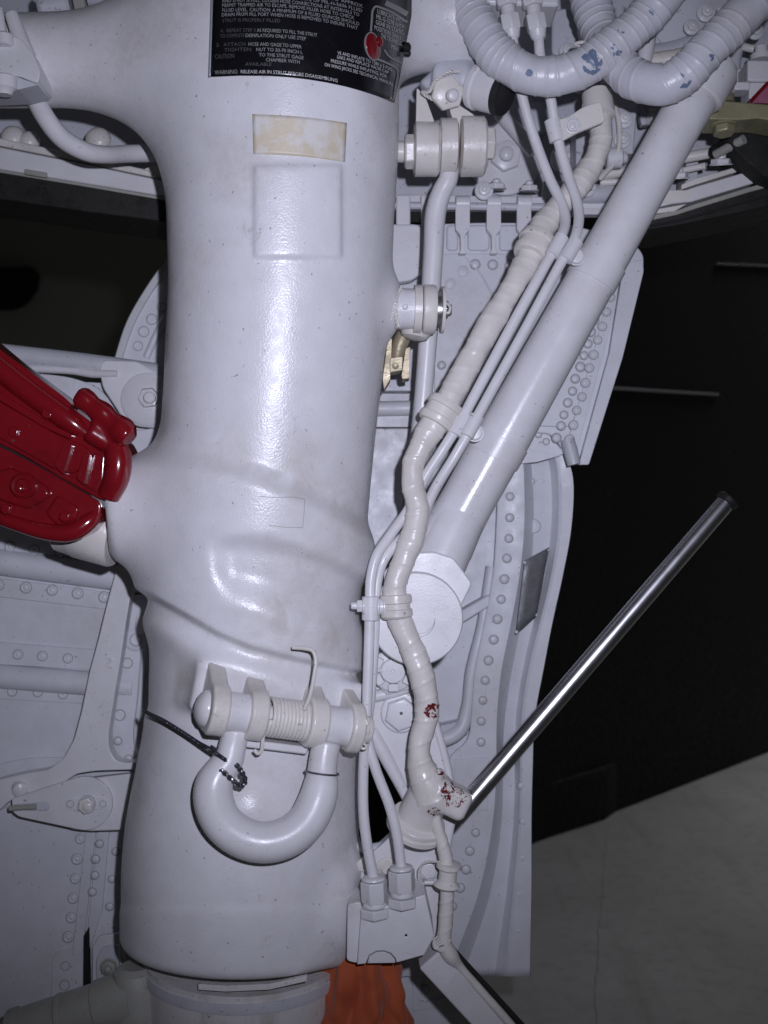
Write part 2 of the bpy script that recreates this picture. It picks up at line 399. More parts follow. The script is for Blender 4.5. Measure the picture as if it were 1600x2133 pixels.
M['gap'] = plain('black_seal_and_shade', (.006, .006, .006), .8)  # black of seals and seams, also the painted shade in the hinge gap
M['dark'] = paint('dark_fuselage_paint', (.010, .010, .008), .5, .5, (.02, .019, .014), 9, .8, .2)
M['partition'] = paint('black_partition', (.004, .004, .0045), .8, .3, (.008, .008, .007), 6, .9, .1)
M['steel'] = paint('bare_steel', (.42, .42, .43), .30, .5, (.15, .13, .11), 30, .72, .15, metal=.9)
M['wire'] = plain('lockwire_steel', (.22, .21, .24), .32, .9)
M['zip'] = plain('dark_wire', (.05, .045, .06), .4, .5)
M['trim'] = plain('grey_trim', (.42, .42, .42), .4)
M['brass'] = paint('dirty_brass', (.42, .36, .24), .45, .6, (.12, .10, .08), 30, .7, .3, metal=.4)
M['orange'] = None

def chrome_mat():
    m, nt, b = newmat('polished_chrome'); b.inputs['Metallic'].default_value = 1
    g = N(nt, 'ShaderNodeNewGeometry'); n1 = noise(nt, g.outputs['Position'], 45, 4)
    nt.links.new(ramp(nt, n1, .3, .8, (.27, .27, .27, 1), (.35, .35, .35, 1)), b.inputs['Roughness'])
    b.inputs['Base Color'].default_value = (.62, .62, .64, 1); return m
M['chrome'] = chrome_mat()
def cloth_mat():
    m, nt, b = newmat('orange_cover_fabric'); g = N(nt, 'ShaderNodeNewGeometry'); p = g.outputs['Position']; L = nt.links.new
    c = mixc(nt, ramp(nt, noise(nt, p, 26, 5), .3, .75), (.36, .060, .016), (.50, .105, .03))
    L(c, b.inputs['Base Color']); b.inputs['Roughness'].default_value = .75; b.inputs['Sheen Weight'].default_value = .2
    wv = N(nt, 'ShaderNodeTexWave', ins={'Scale': 420, 'Distortion': 1.5}); L(p, wv.inputs['Vector'])
    bn = N(nt, 'ShaderNodeBump', ins={'Strength': .3, 'Distance': .0006}); L(wv.outputs['Fac'], bn.inputs['Height']); L(bn.outputs[0], b.inputs['Normal'])
    return m
M['orange'] = cloth_mat()
def concrete_mat():
    m, nt, b = newmat('hangar_concrete'); g = N(nt, 'ShaderNodeNewGeometry'); p = g.outputs['Position']; L = nt.links.new
    c = mixc(nt, ramp(nt, noise(nt, p, 2.2, 8, .6), .3, .72), (.42, .42, .41), (.55, .55, .54))
    c = mixc(nt, mul(nt, ramp(nt, noise(nt, p, 26, 5, .65), .5, .75), .35), c, (.20, .20, .18))
    mp = N(nt, 'ShaderNodeMapping'); mp.inputs['Scale'].default_value = (6, .5, 1); mp.inputs['Rotation'].default_value = (0, 0, .6); L(p, mp.inputs[0])
    c = mixc(nt, mul(nt, ramp(nt, noise(nt, mp.outputs[0], 3, 4), .55, .75), .3), c, (.22, .22, .20))
    L(c, b.inputs['Base Color']); b.inputs['Roughness'].default_value = .6
    bn = N(nt, 'ShaderNodeBump', ins={'Strength': .3, 'Distance': .002}); L(noise(nt, p, 60, 5), bn.inputs['Height']); L(bn.outputs[0], b.inputs['Normal'])
    return m
M['concrete'] = concrete_mat()

# ---------------------------------------------------------------- the setting: hangar floor, dark wall, dark partition
FLOOR_V = CV + 1781.0
def floor_at(px, py):  # floor point seen at a photo point
    w = F * 1781.0 / (py - CV) - F; return Q((px, py, w))
g = 16000
fo = mesh_obj('floor', ([(CU - g, FLOOR_V, -3200), (CU + g, FLOOR_V, -3200), (CU + g, FLOOR_V, 15000), (CU - g, FLOOR_V, 15000)], [(0, 1, 2, 3)]), M['concrete'])
struct(fo)
# crack in the concrete: a thin dark filled groove following an uneven line
cr = []
for py, px in ((1720, 1268), (1760, 1262), (1830, 1256), (1880, 1254), (1940, 1246), (1990, 1248), (2050, 1240), (2140, 1242), (2400, 1236)):
    cr.append(floor_at(px, py))
ck = catmull(cr, 70); L_, Rr = [], []
for i, p in enumerate(ck):
    j = random.uniform(-5, 5); hw = random.uniform(1.0, 2.8); L_.append((p[0] + j - hw, FLOOR_V - 2, p[2])); Rr.append((p[0] + j + hw, FLOOR_V - 2, p[2]))
crack = mesh_obj('crack', loft([L_, Rr]), plain('crack_filler', (.34, .34, .32), .9), fo)
wall = mesh_obj('back_wall', boxq((CU, CV - 900, 14000), (1, 0, 0), (0, 1, 0), (0, 0, 1), 16000, 4200, 60), plain('dark_back_wall', (.34, .35, .29), .9)); struct(wall)
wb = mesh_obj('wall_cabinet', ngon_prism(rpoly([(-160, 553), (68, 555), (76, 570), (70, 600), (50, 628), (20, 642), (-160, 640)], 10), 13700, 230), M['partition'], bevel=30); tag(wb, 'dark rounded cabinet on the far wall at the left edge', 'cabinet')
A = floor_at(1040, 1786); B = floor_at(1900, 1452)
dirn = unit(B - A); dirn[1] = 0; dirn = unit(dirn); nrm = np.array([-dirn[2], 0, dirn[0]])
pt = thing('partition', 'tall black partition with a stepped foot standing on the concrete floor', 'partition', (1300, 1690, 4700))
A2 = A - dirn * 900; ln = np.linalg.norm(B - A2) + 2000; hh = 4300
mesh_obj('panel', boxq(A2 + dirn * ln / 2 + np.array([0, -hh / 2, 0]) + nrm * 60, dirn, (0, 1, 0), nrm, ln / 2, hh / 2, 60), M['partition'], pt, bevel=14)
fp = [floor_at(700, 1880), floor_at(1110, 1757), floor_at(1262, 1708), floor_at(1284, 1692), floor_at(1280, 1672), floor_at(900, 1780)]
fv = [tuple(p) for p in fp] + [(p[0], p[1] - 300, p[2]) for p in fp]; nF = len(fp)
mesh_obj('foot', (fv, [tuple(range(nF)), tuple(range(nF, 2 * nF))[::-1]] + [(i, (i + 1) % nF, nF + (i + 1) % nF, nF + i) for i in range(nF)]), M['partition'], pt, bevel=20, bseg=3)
def on_partition(px, py):   # point on the partition's face at a photo point
    o = np.array([CU, CV, -F]); d = np.array([px - CU, py - CV, F]); t = np.dot(A - o, nrm) / np.dot(d, nrm); return o + d * t
a, b = on_partition(1230, 806), on_partition(1492, 822)
mesh_obj('trim_strip', boxq((a + b) / 2 - nrm * 12, b - a, (0, 1, 0), nrm, np.linalg.norm(b - a) / 2, 8, 10), M['trim'], pt, bevel=2)
a, b = on_partition(1490, 550), on_partition(1640, 556)
mesh_obj('trim_strip', boxq((a + b) / 2 - nrm * 12, b - a, (0, 1, 0), nrm, np.linalg.norm(b - a) / 2, 4, 10), M['trim'], pt, bevel=2)

# ---------------------------------------------------------------- the strut casting
def table(ys, xs, lo=-200, hi=2200, sm=60):
    t = np.arange(lo, hi + 1, 4.0); y = np.interp(t, ys, xs); k = max(1, int(sm / 4)); ker = np.hanning(2 * k + 1); ker /= ker.sum()
    y = np.convolve(np.pad(y, k, mode='edge'), ker, 'valid'); return lambda v: np.interp(v, t, y)
_c = table([0, 300, 430, 600, 800, 1000, 1200, 1300, 1400, 1500, 1600, 1700, 1800, 2000], [592, 590, 586, 585, 570, 552, 534, 531, 529, 527, 517, 508, 505, 507])
_r = table([0, 300, 430, 600, 800, 900, 1000, 1200, 1300, 1400, 1500, 1600, 1700, 1800, 2000], [240, 240, 236, 231, 225, 222, 221, 222, 213, 214, 214, 223, 234, 239, 240])
TILT = .075
PA, PB = Q((432, 1476, -276)), Q((757, 1519, -172)); pd = unit(PB - PA); plen = np.linalg.norm(PB - PA)
back = unit(np.array([0, 0, 1.0]) - pd * pd[2]); upv = unit(np.cross(pd, back)); upv = upv if upv[1] < 0 else -upv
MPIN = [pd, upv, back]; MIDP = (PA + PB) / 2 + back * 108 + upv * 24
def strut_fn(u, v, w):
    k = np.maximum(1 + w / F, .6); pu = CU + (u - CU) / k; pv = CV + (v - CV) / k
    wc = (v - CV) * TILT; kc = 1 + wc / F
    vv = CV + (v - CV) / kc
    c = CU + (_c(vv) - CU) * kc; r = _r(vv) * kc
    # slanting cast band with steps above and below, sunk pocket in it, raised pad higher up
    l1 = np.interp(pu, [250, 340, 430, 540, 640, 720, 790], [925, 938, 952, 975, 1018, 1062, 1100])
    l4 = np.interp(pu, [250, 318, 380, 450, 520, 600, 680, 760], [1215, 1240, 1275, 1316, 1345, 1366, 1384, 1398])
    band = sstep(pv, l1 - 14, l1 + 44) * (1 - sstep(pv, l4 - 4, l4 + 12))
    l2 = np.interp(pu, [400, 500, 560, 640, 700, 760], [1118, 1116, 1120, 1140, 1166, 1196])
    l3 = np.interp(pu, [400, 470, 540, 620, 700, 760], [1225, 1252, 1272, 1296, 1320, 1336])
    pocket = sstep(pu, 424, 492) * sstep(pv, l2 - 10, l2 + 36) * (1 - sstep(pv, l3 - 74, l3 + 12))
    pad = sstep(pu, 524, 535) * (1 - sstep(pu, 706, 717)) * sstep(pv, 338, 350) * (1 - sstep(pv, 530, 541))
    low = np.interp(pu, [250, 500, 760], [1470, 1512, 1540]); belly = sstep(pv, low - 14, low + 22)
    lip = sstep(pv, 1880, 1905) * 3
    frontw = 1 - sstep(w - wc, -60, 60)
    sh = 15 * np.exp(-((pv - (l4 + 64)) / 36)**2)
    r = r + frontw * (25 * band - 23 * pocket + 6.5 * pad + 8 * belly + lip + sh + 7 * np.exp(-((pu - 520) / 46)**2 - ((pv - 1694) / 30)**2))
    d = np.sqrt((u - c)**2 + (w - wc)**2 + 1e-6) - r
    d = smax(d, v - (1992 + (u - 520) * .03 + (w - wc) * .09), 26)
    # trunnion arms at the top
    wa = -60.0
    ra = np.interp(u, [-200, 0, 200, 600], [88, 90, 92, 100]); va = 148 - (u - 300) * .012
    arm = smax(np.sqrt((v - va)**2 * 1.0 + (w - wa)**2 + 1e-6) - ra, u - 620, 40)
    d = smin(d, arm, 235)
    arm2 = np.maximum(np.sqrt((v - 20)**2 + (w - 40)**2 + 1e-6) - 108, 560 - u)
    d = smin(d, arm2, 120)
    # boss for the lock at the left, pin boss at the right
    b1 = sd_capcyl(u, v, w, (480, 1040, -10), (238, 1066, -62), 112, 16, 92)
    d = smin(d, b1, 90)
    b2 = sd_capcyl(u, v, w, (760, 645, -30), (822, 644, -36), 52, 8, 40)
    d = smin(d, b2, 62)
    # heavy lug reaching right and back towards the brace pin
    b3 = sd_capcyl(u, v, w, (610, 1490, 90), (790, 1530, 120), 70, 30)
    d = smin(d, b3, 60)
    b4 = sd_capcyl(u, v, w, (560, 1860, 30), (742, 1880, -20), 100, 30)
    d = smin(d, b4, 50)
    # pad under the tow shackle lugs
    pm_ = sd_box(u, v, w, MIDP, (172, 50, 40), 14, MPIN)
    d = smin(d, pm_, 34)
    return d
strut = thing('landing_gear_strut', 'large white cast landing gear strut running down the middle of the picture', 'strut', (510, 2020, 0))
casting = nets_obj('casting', strut_fn, (-130, -130, -330), (1010, 2060, 300), 5.2, M['strut'], strut)

# placard with instructions, worn label, taped patch, pad outline
bot_c = lambda x: np.interp(x, [430, 500, 560, 600, 640, 680, 720, 750, 780, 800, 830], [161, 158, 158.5, 161, 165.5, 172, 180.5, 189, 198.5, 206, 219])
def plac(s_, t):
    y0 = -60.0; xl = 440 + 7 * (1 - t) ; xr = 820 + 36 * np.clip((1 - t) * 1.5, 0, 1)
    x = xl + (xr - xl) * s_; yb = bot_c(440 + 380 * s_); return x, y0 + (yb - y0) * t + 0 * s_
pm = paint('placard_black', (.006, .006, .008), .2, .4, (.022, .022, .026), 25, .80, .08, 500)
pl = mesh_obj('placard', skin_patch(strut_fn, plac, 40, 30, 2.2), pm, strut, smooth=180)
pl['label'] = 'black instruction placard with white lettering'
edge_m = plain('placard_edge_aluminium', (.45, .47, .5), .35, .5)
mesh_obj('placard_edge', skin_patch(strut_fn, lambda s_, t: (438.2 - 3.6 + 7 * (1 - t) + s_ * 4.2, -60 + (162 + 60) * t), 4, 30, 2.0), edge_m, pl, smooth=180)
letter_m = {k: plain('lettering_' + k, (v, v, v * .98), .5) for k, v in (('bright', .55), ('mid', .28), ('faint', .075))}
def lettering(body, x, b, wid, h, tone='mid', sl=None):
    v, f = text_mesh(body, 1.0)
    if not len(v): return
    w0 = v[:, 0].max(); px = x + v[:, 0] / w0 * wid; py = bot_c(px) - b - v[:, 1] / .70 * h
    p, g_ = cast(strut_fn, px, py); p = p + g_ * 3.0
    mesh_obj('lettering', ([tuple(q) for q in p], f), letter_m[tone], pl, recalc=False)
for row in (('FILL STRUT USING HYDRAULIC HAND PUMP APPROX', 476, 173, 277, 7.2, 'mid'), ('FOUR PINTS OF MIL-H-5606 FLUID', 590, 163, 162, 7.2, 'mid'),
            ('AND STRUT IS FULL. LOOSEN HOSE CONNECTIONS AT INTERVALS TO', 464, 153, 282, 7.2, 'mid'), ('PERMIT TRAPPED AIR TO ESCAPE. REMOVE FILLER HOSE TO CHECK', 464, 143.5, 272, 7.2, 'mid'),
            ('FLUID LEVEL. CAUTION: A MINIMUM OF 8 FLUID OUNCES SHOULD', 464, 133.5, 282, 7.2, 'mid'), ('DRAIN FROM FILL PORT WHEN HOSE IS REMOVED TO INSURE THAT', 463, 124, 280, 7.2, 'mid'),
            ('STRUT IS PROPERLY FILLED', 464, 112, 120, 7.2, 'faint'), ('4.  REPEAT STEP 3', 461, 91, 72, 7.2, 'faint'), ('AS REQUIRED TO FILL THE STRUT', 536, 91, 124, 7.2, 'mid'),
            ('TO COMPLETE', 460, 80, 50, 7.2, 'faint'), ('DEINFLATION ONLY USE STEP', 512, 80, 125, 7.2, 'mid'), ('5.  ATTACH', 452, 62, 60, 7.2, 'faint'), ('HOSE AND GAGE TO UPPER', 518, 62, 110, 7.2, 'mid'),
            ('TIGHTEN', 468, 51, 56, 7.2, 'faint'), ('NUT TO 50-70 INCH L', 534, 51, 96, 7.2, 'mid'), ('CAUTION', 449, 37, 40, 9.5, 'faint'), ('TO THE STRUT GAGE', 540, 40, 92, 7.2, 'mid'),
            ('CHAMBER WITH', 554, 30, 70, 7.2, 'mid'), ('AVAILABLE', 512, 20.5, 54, 7.2, 'faint'), ('WARNING:', 449, 4.5, 48, 8.5, 'mid'), ('RELEASE AIR IN STRUT BEFORE DISASSEMBLING', 502, 4.8, 200, 7, 'bright'),
            ('VE AND INFLATE TO 1280 ± 5 PSIG', 702, 63, 112, 7.0, 'bright'), ('EAKS AND REPLACE VALVE CAP', 701, 54, 106, 7.0, 'bright'), ('PRESSURE WHILE INFLATING. FOR', 688, 43.5, 115, 7.0, 'bright'),
            ('ON WING JACKS SEE TECHNICAL MANUAL', 675, 33, 142, 7.0, 'bright'), ('LUBRICATE WITH', 783, 172, 56, 9.5, 'bright'), ('MIL-G-3278 WITH', 781, 160, 58, 9.5, 'bright'), ('GEAR IN STATIC', 780, 148, 58, 9.5, 'bright'),
            ('POSITION ONLY', 777, 135.5, 56, 9.5, 'bright'), ('THE TECHNICAL', 791, 124, 44, 9.5, 'bright'), ('MAN', 812, 110, 15, 9.5, 'bright'), ('A', 809, 3, 6, 7, 'bright')):
    lettering(*row)
def ribbon(pts, wd, mat, name, parent, off=3.0):
    D = catmull([(x, y, 0) for x, y in pts], max(10, len(pts) * 6)); T = np.gradient(D, axis=0); T /= np.linalg.norm(T, axis=1)[:, None] + 1e-9
    nx, ny = -T[:, 1], T[:, 0]
    a, ga = cast(strut_fn, D[:, 0] + nx * wd / 2, D[:, 1] + ny * wd / 2); b, gb = cast(strut_fn, D[:, 0] - nx * wd / 2, D[:, 1] - ny * wd / 2)
    return mesh_obj(name, loft([list(a + ga * off), list(b + gb * off)]), mat, parent, smooth=180)
ribbon([(770, 66), (772, 40), (774, 22), (780, 14), (792, 17), (815, 27), (846, 46)], 4.2, letter_m['mid'], 'box_outline', pl)
ribbon([(779, 122), (800, 130), (823, 143), (826, 152), (822, 180), (818, 208)], 4.0, letter_m['mid'], 'box_outline', pl)
ribbon([(798, 104), (806, 116), (822, 127), (836, 132)], 3.6, letter_m['mid'], 'box_outline', pl)
ribbon([(800, 6), (825, 18), (846, 30)], 11, letter_m['mid'], 'box_outline', pl)
# red valve cap on the placard, black stub at its right edge
p, g_ = cast(strut_fn, np.array([774.0, 842.0, 786.0]), np.array([97.0, 98.0, 88.0]))
mesh_obj('paint_ring', lathe(p[0], g_[0], [(0, 25.5), (3.4, 25.5), (3.6, 24)], 28), letter_m['mid'], pl)
rc = mesh_obj('valve_cap', lathe(p[0], g_[0], [(0, 23.5), (4.4, 23.5), (5.4, 21), (6, 8), (6.1, 2)], 28), M['red'], strut, bevel=1); rc['label'] = 'round red valve cap'
mesh_obj('nipple', lathe(p[2], g_[2], [(0, 9), (7.5, 9), (9, 7), (9.2, 4), (7.6, 2.5)], 20), M['red'], rc)
mesh_obj('stub', merge(lathe(p[1], g_[1], [(0, 10), (9, 10), (13, 6), (14, 2)], 12), lathe(p[1] + np.array([2, 12, 0]), g_[1], [(0, 7), (10, 6), (12, 2)], 10)), M['black'], pl)
# worn yellowed label
def worn_mat():
    m, nt, b = newmat('worn_yellowed_label'); g2 = N(nt, 'ShaderNodeNewGeometry'); p_ = g2.outputs['Position']
    c = mixc(nt, ramp(nt, noise(nt, p_, 30, 7, .62), .40, .52), (.68, .67, .66), (.60, .535, .40))
    c = mixc(nt, mul(nt, ramp(nt, noise(nt, p_, 160, 3), .4, .7), .35), c, (.68, .62, .48)); nt.links.new(c, b.inputs['Base Color']); b.inputs['Roughness'].default_value = .45
    bn = N(nt, 'ShaderNodeBump', ins={'Strength': .3, 'Distance': .0006}); nt.links.new(noise(nt, p_, 300, 3), bn.inputs['Height']); nt.links.new(bn.outputs[0], b.inputs['Normal']); return m
def quad_edges(a, b, c, d, bow=0):
    def f(s_, t):
        x = (a[0] * (1 - s_) + b[0] * s_) * (1 - t) + (d[0] * (1 - s_) + c[0] * s_) * t
        y = (a[1] * (1 - s_) + b[1] * s_) * (1 - t) + (d[1] * (1 - s_) + c[1] * s_) * t - bow * np.sin(s_ * math.pi); return x, y
    return f
wl = mesh_obj('worn_label', skin_patch(strut_fn, quad_edges((526, 238), (722, 256), (718, 338), (528, 321), 4), 24, 12, 1.6), worn_mat(), strut, smooth=180); wl['label'] = 'rectangular yellowed label worn blank'
crease = plain('paint_crease', (.42, .40, .39), .6)
for pts in ([(540, 1034), (575, 1036), (612, 1036), (634, 1040)], [(634, 1040), (633, 1070), (630, 1099)], [(560, 1094), (595, 1098), (630, 1099)]): ribbon(pts, 1.5, crease, 'tape_edge', strut, .8)
# ---------------------------------------------------------------- diagonal brace with its lower lug
BR0, BR1 = Q((938, 1108, 8)), Q((1412, 262, -28))
bd = unit(BR1 - BR0); brace = thing('diagonal_brace', 'thick smooth white brace tube slanting up to the right beside the strut', 'brace tube', (870, 1285, -60))
def brace_pt(py):  # axis point seen at photo row py
    o = np.linspace(0, 1, 400); P_ = BR0 + (BR1 - BR0) * o[:, None]; yy = CV + (P_[:, 1] - CV) / (1 + P_[:, 2] / F); return P_[np.argmin(np.abs(yy - py))]
path = [BR0 - bd * 30, BR0 + bd * 40, brace_pt(935), brace_pt(560), BR1 + bd * 20, BR1 + bd * 60 + np.array([0, 0, 8]), BR1 + bd * 130 + np.array([0, 0, 30])]
A_ = np.array([[*p, r] for p, r in zip(path, [66, 58, 57, 51.5, 49, 51, 54])]); D_ = catmull(A_, 60)
M['brace'] = paint('brace_gloss_paint', (.73, .725, .74), .21, .3, gscale=9, speck=.72, bump=.10, bscale=480)
mesh_obj('tube', sweep(D_[:, :3], D_[:, 3], 40), M['brace'], brace, smooth=60)
# lower end: chamfered fork cheek behind, round boss with pin in front
def brace_end(u, v, w):
    d = sd_capcyl(u, v, w, BR0 + bd * 60, Q((890, 1218, -20)), 54, 8, 62)
    b = sd_capcyl(u, v, w, Q((868, 1285, -62)), Q((868, 1285, 40)), 88, 6)
    return smin(d, b, 26)
nets_obj('lug', brace_end, (740, 1060, -160), (1080, 1420, 70), 4.0, M['white'], brace)
ck = rpoly([(846, 1152), (905, 1149), (945, 1162), (984, 1215), (958, 1268), (900, 1320), (800, 1300), (800, 1190)], 7)
mesh_obj('cheek', ngon_prism(ck, -78, 30), M['white'], brace, bevel=3)
bs = mesh_obj('boss', lathe(Q((867, 1286, -78)), (0, 0, -1), [(0, 93), (30, 93), (34, 90), (34.2, 40), (34.2, 37), (30, 36)], 64), M['white'], brace)
mesh_obj('pin', lathe(Q((871, 1285, -110)), (0, 0, -1), [(0, 34.5), (1.6, 34.2), (2.4, 33.2)], 48), M['white'], bs)
for py, hw, rr in ((935, 23, 59.5), (567, 25, 54.5)):
    c = brace_pt(py); mesh_obj('strap', lathe(c - bd * hw, bd, [(0, rr - 3), (0.5, rr), (2 * hw - .5, rr), (2 * hw, rr - 3)], 48), M['white'], brace)
# head fitting at the top of the tube
hd = mesh_obj('head_fitting', merge(lathe(BR1 + bd * 70 + np.array([0, 0, 20]), bd, [(0, 54), (10, 62), (70, 64), (90, 54)], 32), tube([(1392, 170, 110), (1425, 212, 90), (1462, 256, 80)], 34, seg=20)), M['white'], brace)

# ---------------------------------------------------------------- castle nut, hex bolt and the arm that carries them
arm = thing('lower_side_arm', 'white forged arm behind the wrapped cable carrying a castle nut and a hex bolt', 'arm', (800, 1700, 40))
am = mesh_obj('forging', ngon_prism(rpoly([(752, 1345), (830, 1340), (880, 1400), (900, 1470), (935, 1590), (952, 1700), (925, 1850), (880, 1850), (868, 1680), (790, 1560), (752, 1470)], 14), -18, 60), M['white'], arm, bevel=6, bseg=3)
mesh_obj('rib', tube([(772, 1520, -12, 16), (800, 1570, -14, 15), (838, 1640, -12, 13), (862, 1690, -8, 11)], 14), M['white'], arm)
mesh_obj('rib', tube([(905, 1500, -14, 9), (930, 1590, -14, 9), (946, 1680, -14, 8)], 9), M['white'], arm)
mesh_obj('rib', tube([(757, 1455, -20, 12), (800, 1446, -22, 13), (850, 1432, -20, 11), (872, 1405, -14, 8)], 12), M['white'], arm)
cn = Q((819, 1396, -46)); z_ = np.array([0, 0, -1.0])
nut = mesh_obj('castle_nut', merge(hexn(Q((819, 1396, -18)), z_, 50, 26, .26), lathe(cn, z_, [(0, 44), (3, 44), (5, 40)], 32)), M['white'], arm, bevel=1.5)
for i in range(6):
    a = i * math.pi / 3 + .5; dd = np.array([math.cos(a), math.sin(a), 0]); tt = np.array([-dd[1], dd[0], 0])
    mesh_obj('castellation', boxq(cn + dd * 34 + z_ * 9, dd, tt, z_, 8, 11, 8), M['white'], nut, bevel=2)
mesh_obj('bolt_end', lathe(cn, z_, [(0, 25), (15, 25), (17, 23), (17.2, 4), (15, 2.6)], 32), M['white'], nut)
mesh_obj('cotter_pin', tube([(778, 1398, -56, 4), (800, 1396, -60, 4), (812, 1394, -58, 4)], 4), M['white'], nut)
mesh_obj('cotter_pin', tube([(842, 1396, -58, 3.5), (852, 1397, -56, 3.5), (861, 1404, -50, 3)], 3.5), M['white'], nut)
hb = mesh_obj('hex_bolt', merge(lathe(Q((835, 1484, -18)), z_, [(0, 42), (5, 42), (8, 39), (8.5, 36)], 40)), M['white'], arm)
mesh_obj('bolt_head', hexn(Q((836, 1486, -26)), z_, 35, 18, .35), M['white'], hb, bevel=1.5)
mesh_obj('centre_mark', lathe(Q((836, 1486, -43.5)), z_, [(0, 3.6), (.6, 3.4)], 10), plain('drilled_dimple', (.08, .08, .09), .6), hb)
# slotted lug next to the casting, with the dark opening behind
mesh_obj('gusset', ngon_prism(rpoly([(744, 1802), (800, 1756), (848, 1706), (905, 1738), (938, 1760), (925, 1850), (905, 1990), (745, 1990)], 8), -34, 40), M['white'], arm, bevel=3)
mesh_obj('edge_flange', tube([(905, 1838, -38, 5), (870, 1840, -40, 5), (820, 1842, -40, 5)], 5), M['white'], arm)
mesh_obj('opening_rim', merge(tube([(738, 1760, -6, 10), (760, 1768, -10, 11), (800, 1762, -12, 11), (818, 1745, -12, 9)], 10), tube([(737, 1690, 10, 12), (733, 1725, 10, 12), (741, 1760, 4, 12)], 12)), M['dull'], arm)
mesh_obj('anchor_nut', merge(lathe(Q((806, 1808, -36)), z_, [(0, 22), (4, 22), (6, 18), (12, 12), (16, 8)], 20), lathe(Q((758, 1800, -36)), z_, [(0, 14), (8, 14), (10, 9)], 16)), M['cream'], arm)
b5 = mesh_obj('small_bolt', merge(lathe(Q((893, 1812, -36)), z_, [(0, 20), (6, 20), (8, 18)], 24)), M['white'], arm)
mesh_obj('bolt_head', hexn(Q((893, 1812, -44)), z_, 18, 10, .2), M['white'], b5, bevel=1)

# ---------------------------------------------------------------- wrapped cable with swivel fitting at its foot
red_chip = lambda px, py, w, r, t=.44, s_=190: (PT(px, py, w), r * S, (.13, .012, .012), t, s_)
M['tape'] = paint('taped_cable_paint', (.74, .71, .665), .30, .38, gscale=16, speck=.79, bump=.35, bscale=240, chips=[red_chip(899, 1480, -146, 24, .42, 150)])
M['swivel'] = paint('chipped_swivel_paint', (.74, .715, .68), .24, .35, gscale=16, speck=.8, bump=.25, chips=[red_chip(946, 1652, -148, 40, .52, 210), red_chip(918, 1604, -150, 16, .5, 200), red_chip(905, 1690, -140, 22, .6, 260)])
cable = thing('wrapped_cable', 'cream tape-wrapped cable winding down beside the brace to a chipped fitting', 'cable', (905, 1700, -100))
cab = [(1232, 215, 60, 22), (1252, 262, 50, 23), (1246, 315, 40, 24), (1215, 372, 30, 25), (1170, 425, 10, 25), (1133, 470, -10, 27), (1112, 520, -30, 27), (1072, 590, -50, 25), (1010, 695, -70, 26), (955, 795, -85, 27),
       (918, 862, -95, 28), (885, 915, -100, 27), (862, 965, -105, 24), (860, 1010, -110, 22), (870, 1060, -118, 24), (862, 1110, -125, 25), (842, 1165, -132, 25), (823, 1222, -135, 24), (826, 1270, -135, 24),
       (845, 1320, -135, 26), (868, 1375, -135, 26), (884, 1430, -132, 26), (889, 1490, -130, 24), (876, 1540, -128, 23), (874, 1580, -126, 27), (886, 1622, -122, 34), (902, 1655, -116, 40)]
mesh_obj('sleeve', tube(cab, 25, n=520, seg=26, wrap=(32, 2.8, 1.6), lump=.085), M['tape'], cable, smooth=60)
def swivel(u, v, w):
    a = sd_capcyl(u, v, w, Q((893, 1640, -116)), Q((925, 1660, -112)), 42, 16, 36)
    b = sd_capcyl(u, v, w, Q((898, 1640, -112)), Q((872, 1706, -78)), 38, 6, 46)
    c = sd_capcyl(u, v, w, Q((905, 1625, -140)), Q((921, 1604, -146)), 9, 4)
    c_, s_ = math.cos(.45), math.sin(.45)
    d = sd_box(u, v, w, Q((940, 1664, -112)), (36, 30, 34), 15, [(c_, s_, 0), (-s_, c_, 0), (0, 0, 1)])
    return smin(smin(smin(a, b, 18), c, 16), d, 12)
nets_obj('swivel_fitting', swivel, (820, 1560, -220), (1010, 1740, -10), 3.2, M['swivel'], cable)
dflg = unit(Q((872, 1706, -78)) - Q((898, 1640, -112)))
mesh_obj('flange', lathe(Q((873, 1704, -84)), dflg, [(0, 50), (3, 56), (11, 57), (13, 52), (15, 60), (26, 61), (29, 56)], 40), M['swivel'], cable, bevel=1)
mesh_obj('stop_tab', boxq(Q((848, 1716, -88)), (1, .7, 0), (-.7, 1, 0), (0, 0, 1), 9, 18, 14), M['dull'], cable, bevel=2)
low = [(904, 1690, -116, 11), (915, 1735, -114, 12), (926, 1775, -112, 14), (932, 1815, -110, 15), (931, 1870, -106, 14), (928, 1920, -100, 15), (924, 1962, -96, 16)]
mesh_obj('lower_sleeve', tube(low, 14, n=120, seg=20, wrap=(40, 2.2), lump=.03), M['tape'], cable, smooth=60)
mesh_obj('bobbin_clamp', lathe(Q((936, 1797, -111)), Q((930, 1850, -108)) - Q((936, 1797, -111)), [(0, 18), (2, 25), (10, 25), (15, 18), (36, 18), (41, 22), (46, 27), (50, 24), (52, 18)], 30), M['cream'], cable)
mesh_obj('lacing_loop', tube([(924, 1795, -120, 1.6), (890, 1796, -100, 1.6), (872, 1812, -80, 1.6), (876, 1838, -80, 1.6), (905, 1842, -100, 1.6)], 1.6, seg=6), M['cream'], cable)
for i in range(4): mesh_obj('lacing', tube([(912 + i * 4, 1950 + i * 5, -118, 2.2), (903 + i * 3, 1962 + i * 3, -118, 2.2), (906 + i * 4, 1976 + i * 2, -120, 2.2), (928, 1972 + i * 2, -122, 2.2), (938, 1958, -112, 2.2)], 2.2, seg=6), M['cream'], cable)
mesh_obj('tail', tube([(924, 1966, -96, 16), (938, 1990, -92, 17), (956, 2012, -84, 10), (1000, 2062, -80, 9), (1060, 2130, -76, 9), (1100, 2180, -72, 9)], 10, seg=16), M['cream'], cable)

